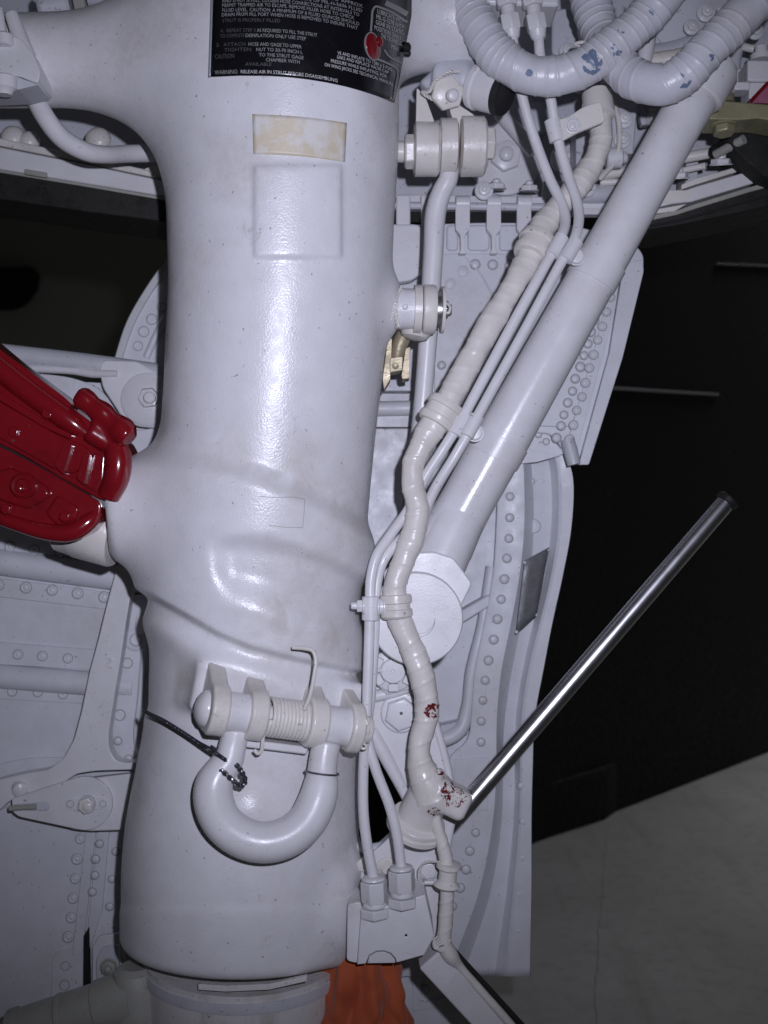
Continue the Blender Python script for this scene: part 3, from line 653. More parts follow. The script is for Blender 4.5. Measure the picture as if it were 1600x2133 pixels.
# ---------------------------------------------------------------- the two thin hydraulic lines
def hline(label, top, low, fit_top):
    t = thing('hydraulic_line', label, 'pipe', (low[-1][0], low[-1][1], low[-1][2]), 'thin hydraulic lines along the brace')
    mesh_obj('pipe', tube(top + low, 11, n=260, seg=16), M['white'], t, smooth=60)
    f = Q(fit_top); d = unit(Q(top[0][:3]) - f)
    mesh_obj('fitting', merge(hexn(f - d * 52, d, 24, 22), lathe(f - d * 30, d, [(0, 15), (18, 15)], 20)), M['white'], t, bevel=1.5)
    mesh_obj('coupling_nut', merge(hexn(f - d * 12, d, 22, 34), lathe(f + d * 20, d, [(0, 19), (14, 15), (18, 12)], 20)), M['white'], t, bevel=1.5)
    e = Q(low[-1][:3]); d2 = unit(Q(low[-1][:3]) - Q(low[-2][:3])); d2 = unit(np.array([d2[0] * .3, 1, 0.0]))
    c = mesh_obj('coupling_nut', merge(lathe(e - d2 * 4, d2, [(0, 14), (3, 22), (8, 24)], 24), hexn(e + d2 * 6, d2, 27, 44, .3), lathe(e + d2 * 48, d2, [(0, 23), (6, 24), (9, 22)], 24)), M['white'], t, bevel=1.5)
    mesh_obj('adapter', hexn(e + d2 * 58, d2, 31, 20, .1), M['white'], t, bevel=1.5)
    return t
hline('thin white line, left one of the pair, ending on the left of the block',
      [(1068, 80, -20), (1074, 130, -20), (1090, 210, -10), (1114, 290, 0), (1145, 372, 0), (1172, 428, -20), (1178, 462, -40), (1166, 500, -70), (1140, 545, -78), (1060, 690, -84), (985, 830, -96), (958, 880, -104)],
      [(930, 925, -108), (885, 995, -104), (852, 1060, -100), (815, 1112, -112), (785, 1158, -128), (773, 1205, -134), (771, 1265, -138), (769, 1340, -140), (766, 1430, -144), (762, 1520, -148), (757, 1600, -144), (757, 1690, -142), (765, 1760, -142), (778, 1828, -142)], (1062, 44, -20))
hline('thin white line, right one of the pair, ending on the right of the block',
      [(1122, 78, -20), (1126, 120, -20), (1146, 200, -20), (1160, 280, -10), (1182, 360, -10), (1202, 420, -30), (1206, 455, -48), (1196, 500, -76), (1170, 545, -82), (1092, 690, -88), (1012, 836, -102), (978, 898, -110)],
      [(948, 950, -110), (905, 1020, -100), (875, 1085, -88), (838, 1120, -96), (800, 1165, -112), (786, 1210, -112), (782, 1270, -116), (778, 1360, -118), (772, 1450, -126), (765, 1530, -138), (782, 1600, -144), (812, 1680, -146), (827, 1740, -146), (836, 1806, -146)], (1116, 44, -20))

# line clamps: one strap on the cable, two small straps on the lines and a bolt, tied to the brace
def clamp(label, c, cab_c, cab_d, r, l1, l2, ld, bolt):
    t = thing('line_clamp', label, 'clamp', c, 'clamps holding the lines')
    d = unit(cab_d); q = Q(cab_c); mesh_obj('cable_strap', lathe(q - d * 27, d, [(0, r), (1, r + 7), (8, r + 9), (16, r + 9), (18, r + 5), (36, r + 5), (38, r + 9), (47, r + 9), (53, r + 6), (54, r)], 32), M['cream'], t)
    dl = unit(ld)
    for l in (l1, l2):
        if l: mesh_obj('line_strap', lathe(Q(l) - dl * 24, dl, [(0, 11), (1, 14.5), (47, 14.5), (48, 11)], 24), M['white'], t)
    if bolt:
        b = Q(bolt); mesh_obj('tab', merge(tube([(l2[0], l2[1], l2[2] + 6, 8), (bolt[0], bolt[1], bolt[2] + 8, 9)], 8), lathe(b + np.array([0, 0, 14]), z_, [(0, 17), (8, 17)], 20)), M['white'], t)
        mesh_obj('bolt_head', lathe(b + np.array([0, 0, 6]), z_, [(0, 15), (9, 15), (11, 12)], 20), M['white'], t, bevel=1)
    return t
dc = lambda a, b: Q(b) - Q(a)
clamp('cushioned clamp joining cable and lines at the upper strap of the brace', (1120, 515, -30), (1113, 513, -30), dc((1128, 478, -12), (1098, 545, -40)), 29, (1160, 512, -74), (1190, 522, -80), dc((1180, 480, -66), (1140, 548, -80)), (1202, 534, -78))
clamp('cushioned clamp joining cable and lines at the lower strap of the brace', (920, 862, -95), (919, 861, -95), dc((940, 825, -90), (892, 905, -100)), 30, (957, 884, -104), (983, 888, -110), dc((985, 838, -96), (945, 912, -108)), (990, 902, -106))
t = thing('line_clamp', 'small clamp with a long bolt joining cable and line beside the round boss', 'clamp', (800, 1265, -135), 'clamps holding the lines')
mesh_obj('cable_strap', lathe(Q((824, 1238, -135)), (.05, 1, 0), [(0, 26), (1, 31), (9, 32), (16, 32), (18, 28), (28, 28), (30, 32), (42, 32), (47, 28), (48, 25)], 32), M['cream'], t)
mesh_obj('line_strap', lathe(Q((772, 1242, -138)), (0, 1, 0), [(0, 12), (1, 17), (46, 17), (48, 12)], 24), M['white'], t)
mesh_obj('bolt', merge(lathe(Q((731, 1262, -142)), (1, 0, 0), [(0, 5), (2, 7), (18, 7), (18, 7)], 14), hexn(Q((744, 1262, -142)), (1, 0, 0), 13, 12), lathe(Q((756, 1262, -144)), (1, 0, 0), [(0, 18), (4, 18)], 20), lathe(Q((786, 1264, -142)), (1, 0, 0), [(0, 18), (4, 18), (5, 15), (12, 15), (12, 19), (16, 19)], 20)), M['white'], t, bevel=1)
t = thing('line_clamp', 'small clamp with a bolted tab on the line below the blue-marked hose', 'clamp', (1190, 260, -20), 'clamps holding the lines')
mesh_obj('line_strap', lathe(Q((1150, 248, -16)), Q((1163, 298, -12)) - Q((1150, 248, -16)), [(0, 12), (1, 17), (46, 17), (47, 12)], 24), M['white'], t)
mesh_obj('tab', ngon_prism(rpoly([(1152, 250), (1182, 244), (1215, 222), (1252, 210), (1262, 252), (1205, 275), (1170, 294)], 8), -26, 12), M['cream'], t, bevel=2)
mesh_obj('cable_strap', lathe(Q((1243, 196, 60)), Q((1252, 262, 40)) - Q((1243, 196, 60)), [(0, 25), (1, 32), (40, 33), (54, 33), (56, 26)], 28), M['cream'], t)
mesh_obj('bolt_head', merge(lathe(Q((1193, 262, -26)), z_, [(0, 18), (3, 18), (4, 15)], 20), hexn(Q((1193, 262, -29)), z_, 14, 8), lathe(Q((1193, 262, -36)), z_, [(0, 7), (4, 7), (5, 5)], 12)), M['white'], t, bevel=1)

# ---------------------------------------------------------------- manifold block under the lines
blk = thing('manifold_block', 'white manifold block with two pipe fittings at the foot of the strut', 'manifold', (820, 2030, -120))
mesh_obj('body', ngon_prism([(752, 1903), (886, 1864), (905, 1950), (884, 1990), (826, 2006), (824, 1997), (814, 1986), (800, 1981), (784, 1982), (770, 1990), (762, 2008), (744, 2010)], -152, 118), M['strut'], blk, bevel=2)
mesh_obj('bushing', ngon_prism([(765, 2007), (770, 1992), (784, 1984), (800, 1983), (813, 1988), (822, 1998), (824, 2006)], -147, 80), M['white'], blk, bevel=1)
mesh_obj('side_flange', ngon_prism(rpoly([(724, 1884), (752, 1878), (755, 1902), (746, 2008), (722, 2002)], 8), -134, 120), M['strut'], blk, bevel=6, bseg=3)
mesh_obj('punch_mark', lathe(Q((846, 1948, -151)), z_, [(0, 5), (2, 4.5), (1, 2.5)], 14), M['white'], blk)
# ---------------------------------------------------------------- polished rod
rod = thing('polished_rod', 'polished bare metal rod sticking out to the upper right from the swivel fitting', 'rod', (958, 1686, -90))
RA, RB = Q((950, 1702, -78)), Q((1512, 1046, -8)); rdv = unit(RB - RA)
mesh_obj('shaft', lathe(RA, rdv, [(0, 19.5), (np.linalg.norm(RB - RA) - 12, 19.5), (np.linalg.norm(RB - RA), 19)], 48), M['chrome'], rod)
mesh_obj('end_cap', lathe(RB - rdv * 4, rdv, [(0, 20), (2, 24), (12, 24), (16, 21), (17, 12)], 32), plain('dark_end_cap', (.02, .02, .02), .45, .3), rod)
# ---------------------------------------------------------------- lower drag link and orange cover
lk = thing('drag_link', 'white square-section link leaving the block towards the bottom right corner', 'link', (900, 2000, -60))
a, b = Q((898, 1985, -62)), Q((1100, 2205, -30)); dd = unit(b - a); sd_ = unit(np.cross(dd, (0, 0, 1)))
mesh_obj('bar', boxq((a + b) / 2, dd, sd_, np.cross(dd, sd_), np.linalg.norm(b - a) / 2 + 6, 31, 34), M['white'], lk, bevel=5, bseg=3)
mesh_obj('seal_strip', boxq((a + b) / 2 + sd_ * 34 + np.array([0, 0, 2]), dd, sd_, np.cross(dd, sd_), np.linalg.norm(b - a) / 2 - 8, 5, 20), M['gap'], lk, bevel=2)
def cover(u, v, w):
    k = sstep(v, 1960, 2260); c = 745 - 8 * k; rx = 76 + 56 * k; rw = 70 + 40 * k; W0 = -6; a_ = np.arctan2(w - W0, u - c)
    d = (np.sqrt(((u - c) / rx)**2 + ((w - W0) / rw)**2) - 1) * 62
    fold = np.sin(a_ * 7 + v * .014 + np.sin(v * .03) * .8) * 8.0 + np.sin(a_ * 15 - v * .022 + 1) * 2.6 + np.sin(v * .06 + a_ * 3.5) * 3.0 + np.sin(v * .11 - a_ * 6) * 1.4
    return np.maximum(np.maximum(d - fold, 1930 - v), v - 2290)
nv = nets_obj('fabric_cover', cover, (570, 1920, -160), (930, 2296, 150), 4.0, M['orange']); tag(nv, 'orange fabric cover hanging below the manifold block at the bottom edge', 'cover')
# ---------------------------------------------------------------- tow shackle on its lugs
def pin_t(px):  # point of the pin axis seen at photo column px
    o = np.linspace(-.1, 1.1, 500); P_ = PA + (PB - PA) * o[:, None]; xx = CU + (P_[:, 0] - CU) / (1 + P_[:, 2] / F); return P_[np.argmin(np.abs(xx - px))]
lugs = thing('shackle_lugs', 'row of four white lugs on the strut that hold the shackle pin', 'lug bracket', (580, 1500, -180))
def ear_poly(r, dep, up, dn):
    pts = [(-dep, dn)] + [(math.cos(a) * -r * -1, 0) for a in ()]
    arc = [(r * math.cos(a), r * math.sin(a)) for a in np.linspace(-1.15, 1.75, 14)]
    return [(-dep, -dn), (-dep * .45, -r * .95)] + arc + [(-dep * .5, up * .8), (-dep, up)]
for px, th, dep, up in ((450, 34, 130, 92), (530, 34, 120, 84), (655, 36, 120, 80), (734, 26, 130, 76)):
    mesh_obj('lug', plate(pin_t(px), -back, upv, ear_poly(49, dep, up, 40), th), M['cream'], lugs, bevel=5, bseg=3)
mesh_obj('web', plate(pin_t(580) + back * 40 - upv * 56, pd, back, [(-62, -38), (70, -38), (110, 70), (-110, 70)], 15), M['white'], lugs, bevel=4)
shk = thing('tow_shackle', 'heavy white U-shaped tow shackle hanging on the front of the strut', 'shackle', (550, 1790, -240))
hang = [(492, 1520, -252, 28), (484, 1556, -256, 29), (476, 1586, -262, 31), (460, 1606, -266, 35), (446, 1634, -270, 40), (445, 1668, -272, 42), (462, 1710, -272, 42), (500, 1742, -270, 42), (548, 1755, -266, 42), (598, 1744, -260, 42), (638, 1712, -252, 41), (660, 1670, -242, 40), (669, 1632, -232, 36), (671, 1606, -226, 31), (674, 1580, -220, 30), (680, 1548, -212, 30)]
mesh_obj('bow', tube(hang, 40, n=90, seg=36), M['white'], shk, smooth=180)
for px, l in ((496, 56), (699, 52)):
    c = pin_t(px); mesh_obj('eye', lathe(c - pd * l / 2, pd, [(0, 30), (1.5, 37), (l - 1.5, 37), (l, 30)], 36), M['white'], shk)
for (px, py, w, r, nx) in ((466, 1577, -258, 32, (484, 1556)), (671, 1609, -226, 32, (676, 1570))):
    c = Q((px, py, w)); n_ = unit(Q((nx[0], nx[1], w + 4)) - c); x_, y_, _ = frame(n_)
    mesh_obj('wire_ring', sweep([c + (x_ * math.cos(a) + y_ * math.sin(a)) * (r * .98) for a in np.linspace(0, 6.2832, 40)], 2.0, 6), M['wire'], shk)
pin = thing('shackle_pin', 'domed white pin through the four lugs with a coil spring on it', 'pin', (590, 1497, -230))
pn = mesh_obj('shaft', merge(lathe(PA - pd * 2, pd, [(0, 22), (plen + 14, 22)], 28), lathe(PA - pd * 2, -pd, [(0, 34), (3, 34), (10, 31), (17, 22), (21, 10), (22, 2)], 32)), M['white'], pin)
a0, a1 = pin_t(556), pin_t(640); x_, y_, _ = frame(pd); hel = []
for t_ in np.linspace(0, 1, 11 * 22):
    a = t_ * 11 * 2 * math.pi; hel.append(a0 + (a1 - a0) * t_ + (x_ * math.cos(a) + y_ * math.sin(a)) * 34)
mesh_obj('spring', sweep(hel, 4.4, 8), M['cream'], pin, smooth=180)
mesh_obj('spring_arm', tube([(634, 1478, -252, 4.2), (645, 1452, -256, 4.2), (654, 1410, -258, 4.2), (658, 1376, -256, 4.2), (652, 1356, -252, 4.2), (636, 1351, -248, 4.2), (609, 1349, -244, 4.2)], 4.2, seg=10), M['cream'], pin)
mesh_obj('spring_arm', tube([(552, 1506, -262, 4), (547, 1545, -262, 4), (545, 1564, -260, 4), (537, 1570, -258, 4), (530, 1562, -256, 4)], 4, seg=10), M['cream'], pin)
nt_ = mesh_obj('castle_nut', merge(lathe(pin_t(750), pd, [(0, 30), (10, 30), (12, 27)], 6), lathe(pin_t(752) + pd * 4, pd, [(0, 27), (13, 26), (15, 22)], 24)), M['cream'], pin, bevel=1.5)
mesh_obj('cotter_pin', merge(tube([(757, 1548, -200, 3), (764, 1556, -206, 3), (756, 1560, -208, 3), (750, 1550, -204, 3)], 3), tube([(762, 1500, -216, 4), (766, 1510, -218, 4)], 4)), M['cream'], pin)
# dark wire lanyard
lan = thing('wire_lanyard', 'thin dark wire running from the strut edge to a twisted loop on the shackle', 'wire', (470, 1580, -268))
lp = [(300, 1480, -60, 2.4), (312, 1487, -150, 2.4), (345, 1503, -205, 2.4), (385, 1528, -232, 2.4), (415, 1548, -252, 2.4), (440, 1562, -290, 2.4), (470, 1583, -296, 2.4)]
mesh_obj('strand', twisted(lp, 2.0, 9), M['zip'], lan)
mesh_obj('twist', twisted([(492, 1592, -290, 3), (504, 1608, -292, 3), (511, 1628, -294, 3), (503, 1637, -296, 3), (488, 1628, -296, 3), (460, 1603, -302, 3)], 2.6, 18), M['wire'], lan)

# ---------------------------------------------------------------- red ground lock clamped on the boss
lock = thing('ground_lock', 'glossy red ground lock clamped on the strut from the left edge', 'ground lock', (200, 1060, -120))
up = [(-90, 660), (0, 736), (70, 788), (148, 848), (205, 890), (240, 912), (258, 950), (258, 1000), (244, 1036), (214, 1044), (170, 1020), (110, 986), (50, 950), (0, 925), (-90, 880)]
mesh_obj('upper_jaw', ngon_prism(rpoly(up, 16), -158, 160), M['red'], lock, bevel=26, bseg=5)
lo = [(-90, 884), (0, 930), (60, 960), (120, 994), (212, 1047), (206, 1084), (188, 1108), (150, 1126), (92, 1118), (40, 1096), (0, 1070), (-90, 1030)]
mesh_obj('lower_jaw', ngon_prism(rpoly(lo, 14), -150, 150), M['red'], lock, bevel=22, bseg=5)
mesh_obj('rib', tube([(-60, 720, -150, 26), (60, 815, -150, 26), (150, 880, -150, 24), (186, 908, -146, 14)], 22, seg=20), M['red'], lock)
mesh_obj('cover_plate', ngon_prism(rpoly([(-60, 800), (10, 842), (110, 900), (182, 932), (192, 955), (150, 990), (110, 976), (40, 936), (-60, 880)], 14), -166, 30), M['red'], lock, bevel=9, bseg=3)
mesh_obj('end_lip', tube([(232, 912, -150, 24), (246, 948, -158, 28), (243, 992, -158, 28), (226, 1034, -150, 24)], 26, seg=18), M['red'], lock)
mesh_obj('block', ngon_prism(rpoly([(158, 1000), (196, 940), (222, 946), (218, 1000), (200, 1030)], 8), -160, 40), M['red'], lock, bevel=7, bseg=3)
mesh_obj('lower_lip', tube([(-40, 1062, -140, 16), (40, 1092, -146, 16), (100, 1108, -148, 18), (150, 1108, -148, 20), (188, 1084, -144, 18), (204, 1066, -138, 12)], 16, seg=18), M['red'], lock)
mesh_obj('lower_plate', ngon_prism(rpoly([(20, 972), (92, 1008), (108, 1030), (60, 1062), (-10, 1040), (-20, 985)], 12), -160, 24), M['red'], lock, bevel=7, bseg=3)
mesh_obj('boss', merge(lathe(Q((50, 1012, -158)), z_, [(0, 26), (10, 25), (14, 20), (13, 14), (9, 12)], 24), lathe(Q((42, 1018, -164)), z_, [(0, 9), (10, 8), (12, 5)], 12)), M['red'], lock)
mesh_obj('lower_plate', ngon_prism(rpoly([(118, 1030), (168, 1058), (158, 1082), (120, 1098), (92, 1070)], 9), -154, 20), M['red'], lock, bevel=6, bseg=3)
mesh_obj('joint_gap', tube([(-80, 884, -140, 6), (0, 927, -142, 6), (110, 990, -142, 6), (214, 1046, -136, 5)], 6, seg=10), M['gap'], lock)
mesh_obj('joint_gap', tube([(-80, 1040, -128, 7), (20, 1080, -136, 6), (70, 1090, -146, 5)], 6, seg=10), M['gap'], lock)
for q in ([(112, 968), (134, 918), (152, 926), (132, 990)], [(158, 996), (176, 940), (190, 944), (176, 1012)]):
    mesh_obj('end_rib', ngon_prism(rpoly(q, 5), -176, 40), M['red'], lock, bevel=6, bseg=3)
mesh_obj('spine', ngon_prism(rpoly([(-60, 778), (0, 818), (100, 880), (150, 905), (146, 914), (96, 892), (-4, 832), (-60, 796)], 4), -172, 30), M['red'], lock, bevel=4)
mesh_obj('top_channel', ngon_prism(rpoly([(-80, 664), (0, 728), (130, 824), (150, 842), (140, 852), (0, 752), (-80, 690)], 4), -160, 60), M['red'], lock, bevel=4)
for px, py in ((100, 862), (30, 900), (136, 1076), (14, 1060)):
    mesh_obj('bolt_head', hexn(Q((px, py, -164)), z_, 11, 9, .3), M['red'], lock, bevel=1.5)
mesh_obj('silver_spacer', boxq(Q((208, 1044, -120)), (1, .55, 0), (-.55, 1, 0), (0, 0, 1), 20, 7, 22), M['steel'], lock, bevel=2)
def knob(u, v, w):
    c = Q((212, 862, -170)); ax = unit(np.array([.78, .62, -.05])); d = sd_capcyl(u, v, w, c - ax * 58, c + ax * 66, 20, 12)
    for a, l in ((-44, 34), (0, 38), (46, 40)):
        p = c + ax * a; o = unit(np.array([.55, -.75, -.35])); d = smin(d, sd_capcyl(u, v, w, p - o * 14, p + o * l * .55, 17, 10), 12)
    d = smin(d, sd_capcyl(u, v, w, c + np.array([-26, 30, 0]), c + np.array([16, 60, 10]), 22, 10), 16)
    d = smin(d, sd_capcyl(u, v, w, c + ax * 44, c + ax * 66 + np.array([6, 8, -6]), 23, 9), 12)
    return d
nets_obj('clamp_handle', knob, (110, 770, -250), (320, 970, -90), 3.2, M['red'], lock)
pinl = thing('lock_pin', 'cream cylindrical pin end showing below the red ground lock', 'pin', (200, 1140, -40))
mesh_obj('barrel', lathe(Q((130, 1082, -8)), Q((262, 1118, -26)) - Q((130, 1082, -8)), [(0, 60), (6, 66), (40, 68), (44, 70), (120, 70), (126, 66)], 40), M['cream'], pinl)
# ---------------------------------------------------------------- idler pin on the right of the strut
X_ = np.array([1.0, 0.02, 0.06])
ip = thing('idler_pin', 'white pin with rollers and twisted lockwire on the right side of the strut', 'pin', (870, 645, -20))
P0 = Q((806, 642, -34))
mesh_obj('shank', lathe(P0, X_, [(0, 44), (30, 42), (60, 41), (61, 30), (120, 24)], 36), M['strut'], ip)
mesh_obj('washer', lathe(P0 + X_ * 54, X_, [(0, 44), (1, 49), (16, 50), (17, 44)], 40), M['cream'], ip)
mesh_obj('roller', lathe(P0 + X_ * 72, X_, [(0, 46), (3, 50), (22, 51), (28, 48), (29, 40)], 40), M['cream'], ip)
mesh_obj('spacer', lathe(P0 + X_ * 100, X_, [(0, 38), (14, 38)], 32), M['steel'], ip)
mesh_obj('washer', lathe(P0 + X_ * 110, X_, [(0, 42), (1, 48), (7, 48), (8, 42)], 40), M['cream'], ip)
mesh_obj('castle_nut', merge(lathe(P0 + X_ * 117, X_, [(0, 20), (8, 20), (10, 14), (16, 12)], 6), ), M['steel'], ip, bevel=1)
mesh_obj('cotter_pin', merge(tube([(926, 628, -36, 3), (938, 640, -44, 3), (934, 652, -46, 3), (924, 648, -40, 3)], 3)), M['cream'], ip)
mesh_obj('rivet_head', lathe(Q((844, 639, -76)), z_, [(0, 6), (3, 5.5), (5, 3)], 12), M['strut'], ip)
lw = mesh_obj('lockwire', twisted([(838, 598, -52, 2.6), (828, 616, -74, 2.6), (823, 634, -84, 2.6), (818, 652, -84, 2.6), (812, 668, -78, 2.6), (806, 672, -70, 2.6)], 2.2, 14), M['cream'], ip)
mesh_obj('wire_tail', twisted([(824, 640, -84, 2.6), (826, 660, -84, 2.6), (830, 682, -74, 2.6)], 2.2, 14), M['cream'], lw)
mesh_obj('wire_eye', lathe(Q((823, 638, -84)), z_, [(0, 7), (2, 7), (3, 4), (1, 2)], 12), M['cream'], lw)
mesh_obj('ball_joint', lathe(Q((866, 690, 0)), (-.2, 1, 0), [(-26, 20), (-14, 32), (0, 34), (12, 28), (18, 14)], 28), M['cream'], ip)
rb = thing('roller_bracket', 'small tarnished fork with two yellowed cheeks under the idler pin', 'bracket', (828, 800, 60))
for a in ([(808, 705), (817, 705), (813, 790), (800, 812), (797, 790)], [(845, 725), (855, 722), (853, 788), (838, 790), (836, 782)]):
    mesh_obj('cheek', ngon_prism(rpoly(a, 3), 30, 60), M['brass'], rb, bevel=2)
mesh_obj('link', tube([(845, 690, 40, 16), (832, 720, 40, 17), (826, 750, 46, 15)], 16, seg=16), M['brass'], rb)
mesh_obj('block', ngon_prism(rpoly([(812, 745), (840, 742), (838, 772), (812, 776)], 4), 26, 50), M['brass'], rb, bevel=2)
mesh_obj('screw', lathe(Q((824, 762, 24)), z_, [(0, 7), (2, 6), (1, 3)], 12), M['brass'], rb)

# ---------------------------------------------------------------- push rod and its clevis
pr = thing('push_rod', 'slim white push rod running down behind the idler pin', 'push rod', (870, 950, 70))
mesh_obj('rod', tube([(938, 330, 50, 19), (934, 372, 50, 20), (920, 400, 55, 21), (908, 440, 60, 22), (903, 520, 62, 21), (893, 680, 68, 20), (882, 820, 74, 19), (868, 960, 80, 18), (860, 1060, 84, 18)], 21, seg=20), M['white'], pr, smooth=60)
mesh_obj('eye', lathe(Q((914, 305, 40)), (1, 0, .03), [(0, 48), (3, 58), (36, 58), (40, 48)], 40), M['cream'], pr)
cl = thing('clevis_bracket', 'white clevis with two thick round ears and a through bolt above the hinge', 'clevis', (930, 210, 60))
mesh_obj('ear', merge(lathe(Q((861, 311, 36)), (1, 0, .03), [(0, 48), (4, 56), (50, 56), (55, 50)], 40)), M['cream'], cl)
mesh_obj('ear', merge(lathe(Q((957, 305, 42)), (1, 0, .03), [(0, 52), (4, 62), (50, 62), (55, 56)], 40)), M['cream'], cl)
mesh_obj('ear_arm', ngon_prism(rpoly([(868, 180), (888, 205), (915, 280), (905, 320), (868, 320), (866, 270)], 8), 26, 60), M['cream'], cl, bevel=7, bseg=3)
mesh_obj('ear_arm', ngon_prism(rpoly([(930, 200), (990, 240), (1008, 280), (1000, 320), (962, 320), (955, 270), (940, 240)], 8), 30, 60), M['cream'], cl, bevel=7, bseg=3)
mesh_obj('bolt_head', merge(hexn(Q((862, 316, 36)), (-1, 0, 0), 36, 20, .2), lathe(Q((842, 316, 36)), (-1, 0, 0), [(0, 22), (14, 22), (16, 18)], 20)), M['cream'], cl, bevel=2)
mesh_obj('nut', hexn(Q((1011, 300, 42)), (1, 0, .02), 36, 20, .2), M['cream'], cl, bevel=2)

# ---------------------------------------------------------------- electrical connector
ec = thing('connector', 'white elbow connector with a black open end and lockwired hex plug', 'connector', (960, 180, 20))
def elbow(u, v, w):
    a = sd_capcyl(u, v, w, Q((905, 165, 40)), Q((985, 168, 20)), 40, 16)
    b = sd_capcyl(u, v, w, Q((975, 130, 40)), Q((978, 200, 30)), 32, 10)
    c = sd_capcyl(u, v, w, Q((885, 190, 50)), Q((930, 150, 60)), 22, 10)
    return smin(smin(a, b, 14), c, 14)
nets_obj('body', elbow, (820, 60, -60), (1080, 290, 130), 4.0, M['dull'], ec)
cd = unit(Q((1062, 205, -30)) - Q((985, 180, 10)))
mesh_obj('barrel', lathe(Q((988, 178, 10)), cd, [(0, 40), (2, 46), (14, 48), (18, 44), (30, 45), (66, 43)], 36), M['white'], ec)
mesh_obj('end_plug', lathe(Q((988, 178, 10)) + cd * 64, cd, [(0, 43.6), (14, 42), (17, 36), (15, 30), (14, 4)], 36), M['black'], ec)
hp = mesh_obj('hex_plug', hexn(Q((930, 195, -2)), (.15, .25, -1), 36, 18, .3), M['cream'], ec, bevel=2)
mesh_obj('stud', lathe(Q((940, 200, -18)), (.15, .25, -1), [(0, 13), (20, 13), (24, 9), (25, 3)], 18), M['white'], hp)
mesh_obj('lockwire', twisted([(958, 150, -26, 2.4), (935, 150, -34, 2.4), (908, 168, -34, 2.4), (894, 190, -28, 2.4), (880, 192, -10, 2.4), (893, 202, -10, 2.4), (915, 212, -10, 2.4)], 2.2, 14), M['cream'], ec)

# ---------------------------------------------------------------- two big wrapped hoses at the top right
def blue_paint(name, pts): return paint(name, (.66, .66, .70), .36, .3, gscale=14, speck=.79, bump=.3, bscale=240, chips=[(PT(*p[:3]), p[3] * S, (.16, .21, .31), p[4] if len(p) > 4 else .45, p[5] if len(p) > 5 else 60) for p in pts])
h1 = thing('wrapped_hose', 'thick wrapped hose with blue paint marks sagging in front of the bay', 'hose', (1140, 170, -60), 'thick wrapped hoses in the bay')
hA = [(960, -50, -30), (975, 10, -40), (1000, 60, -55), (1040, 118, -70), (1095, 152, -80), (1160, 158, -85), (1215, 140, -88), (1270, 100, -90), (1325, 55, -90), (1380, -5, -90), (1420, -60, -90)]
mesh_obj('sleeve', tube([(*p, 40) for p in hA], 40, n=330, seg=30, wrap=(23, 3.6, 2.2), lump=.05), blue_paint('blue_marked_hose', [(1236, 128, -128, 34, .40), (1288, 104, -128, 22, .44), (1296, 60, -128, 14), (1364, 18, -130, 20, .42), (1102, 150, -120, 12)]), h1, smooth=60)
h2 = thing('wrapped_hose', 'thick wrapped hose at the far right crossing in front of the brace head', 'hose', (1360, 190, -40), 'thick wrapped hoses in the bay')
hB = [(1220, -50, 40), (1232, 10, 30), (1252, 70, 10), (1285, 130, -50), (1330, 168, -95), (1385, 176, -125), (1430, 150, -138), (1478, 100, -140), (1530, 48, -135), (1590, -10, -125), (1640, -60, -120)]
mesh_obj('sleeve', tube([(*p, 41) for p in hB], 41, n=330, seg=30, wrap=(27, 3.6, 2.2), lump=.045), blue_paint('blue_flecked_hose', [(1424, 168, -170, 22, .36), (1374, 196, -160, 16), (1480, 120, -172, 12)]), h2, smooth=60)
mesh_obj('tie', tube([(1232, 92, -28, 4), (1212, 88, -28, 4), (1196, 92, -20, 3), (1214, 100, -30, 3), (1220, 112, -26, 3)], 4), M['cream'], h2)

# ---------------------------------------------------------------- wheel well behind
well = thing('wheel_well', 'white painted wheel well wall and curved rim behind the strut', 'wheel well', (800, 440, 400))
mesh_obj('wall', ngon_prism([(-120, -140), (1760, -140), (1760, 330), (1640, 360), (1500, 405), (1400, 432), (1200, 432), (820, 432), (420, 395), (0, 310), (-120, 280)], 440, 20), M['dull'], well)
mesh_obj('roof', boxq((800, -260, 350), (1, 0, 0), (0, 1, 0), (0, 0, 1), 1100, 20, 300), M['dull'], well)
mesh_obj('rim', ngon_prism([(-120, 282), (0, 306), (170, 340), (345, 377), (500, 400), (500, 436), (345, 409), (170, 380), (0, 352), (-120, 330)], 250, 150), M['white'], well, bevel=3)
mesh_obj('ledge', ngon_prism([(-120, 262), (0, 287), (170, 322), (345, 362), (500, 385), (500, 396), (345, 374), (170, 337), (0, 303), (-120, 279)], 262, 150), M['cream'], well, bevel=3)
mesh_obj('rim', ngon_prism([(1352, 436), (1400, 424), (1440, 420), (1500, 402), (1560, 384), (1700, 340), (1700, 318), (1560, 356), (1450, 388), (1420, 398), (1352, 402)], 215, 160), M['white'], well, bevel=3)
mesh_obj('ledge', ngon_prism([(1340, 448), (1405, 440), (1432, 424), (1352, 438), (1340, 440)], 212, 120), M['cream'], well, bevel=2)
mesh_obj('ledge', ngon_prism([(1420, 394), (1450, 384), (1560, 350), (1700, 310), (1700, 300), (1560, 340), (1446, 372), (1420, 384)], 226, 150), M['cream'], well, bevel=2)
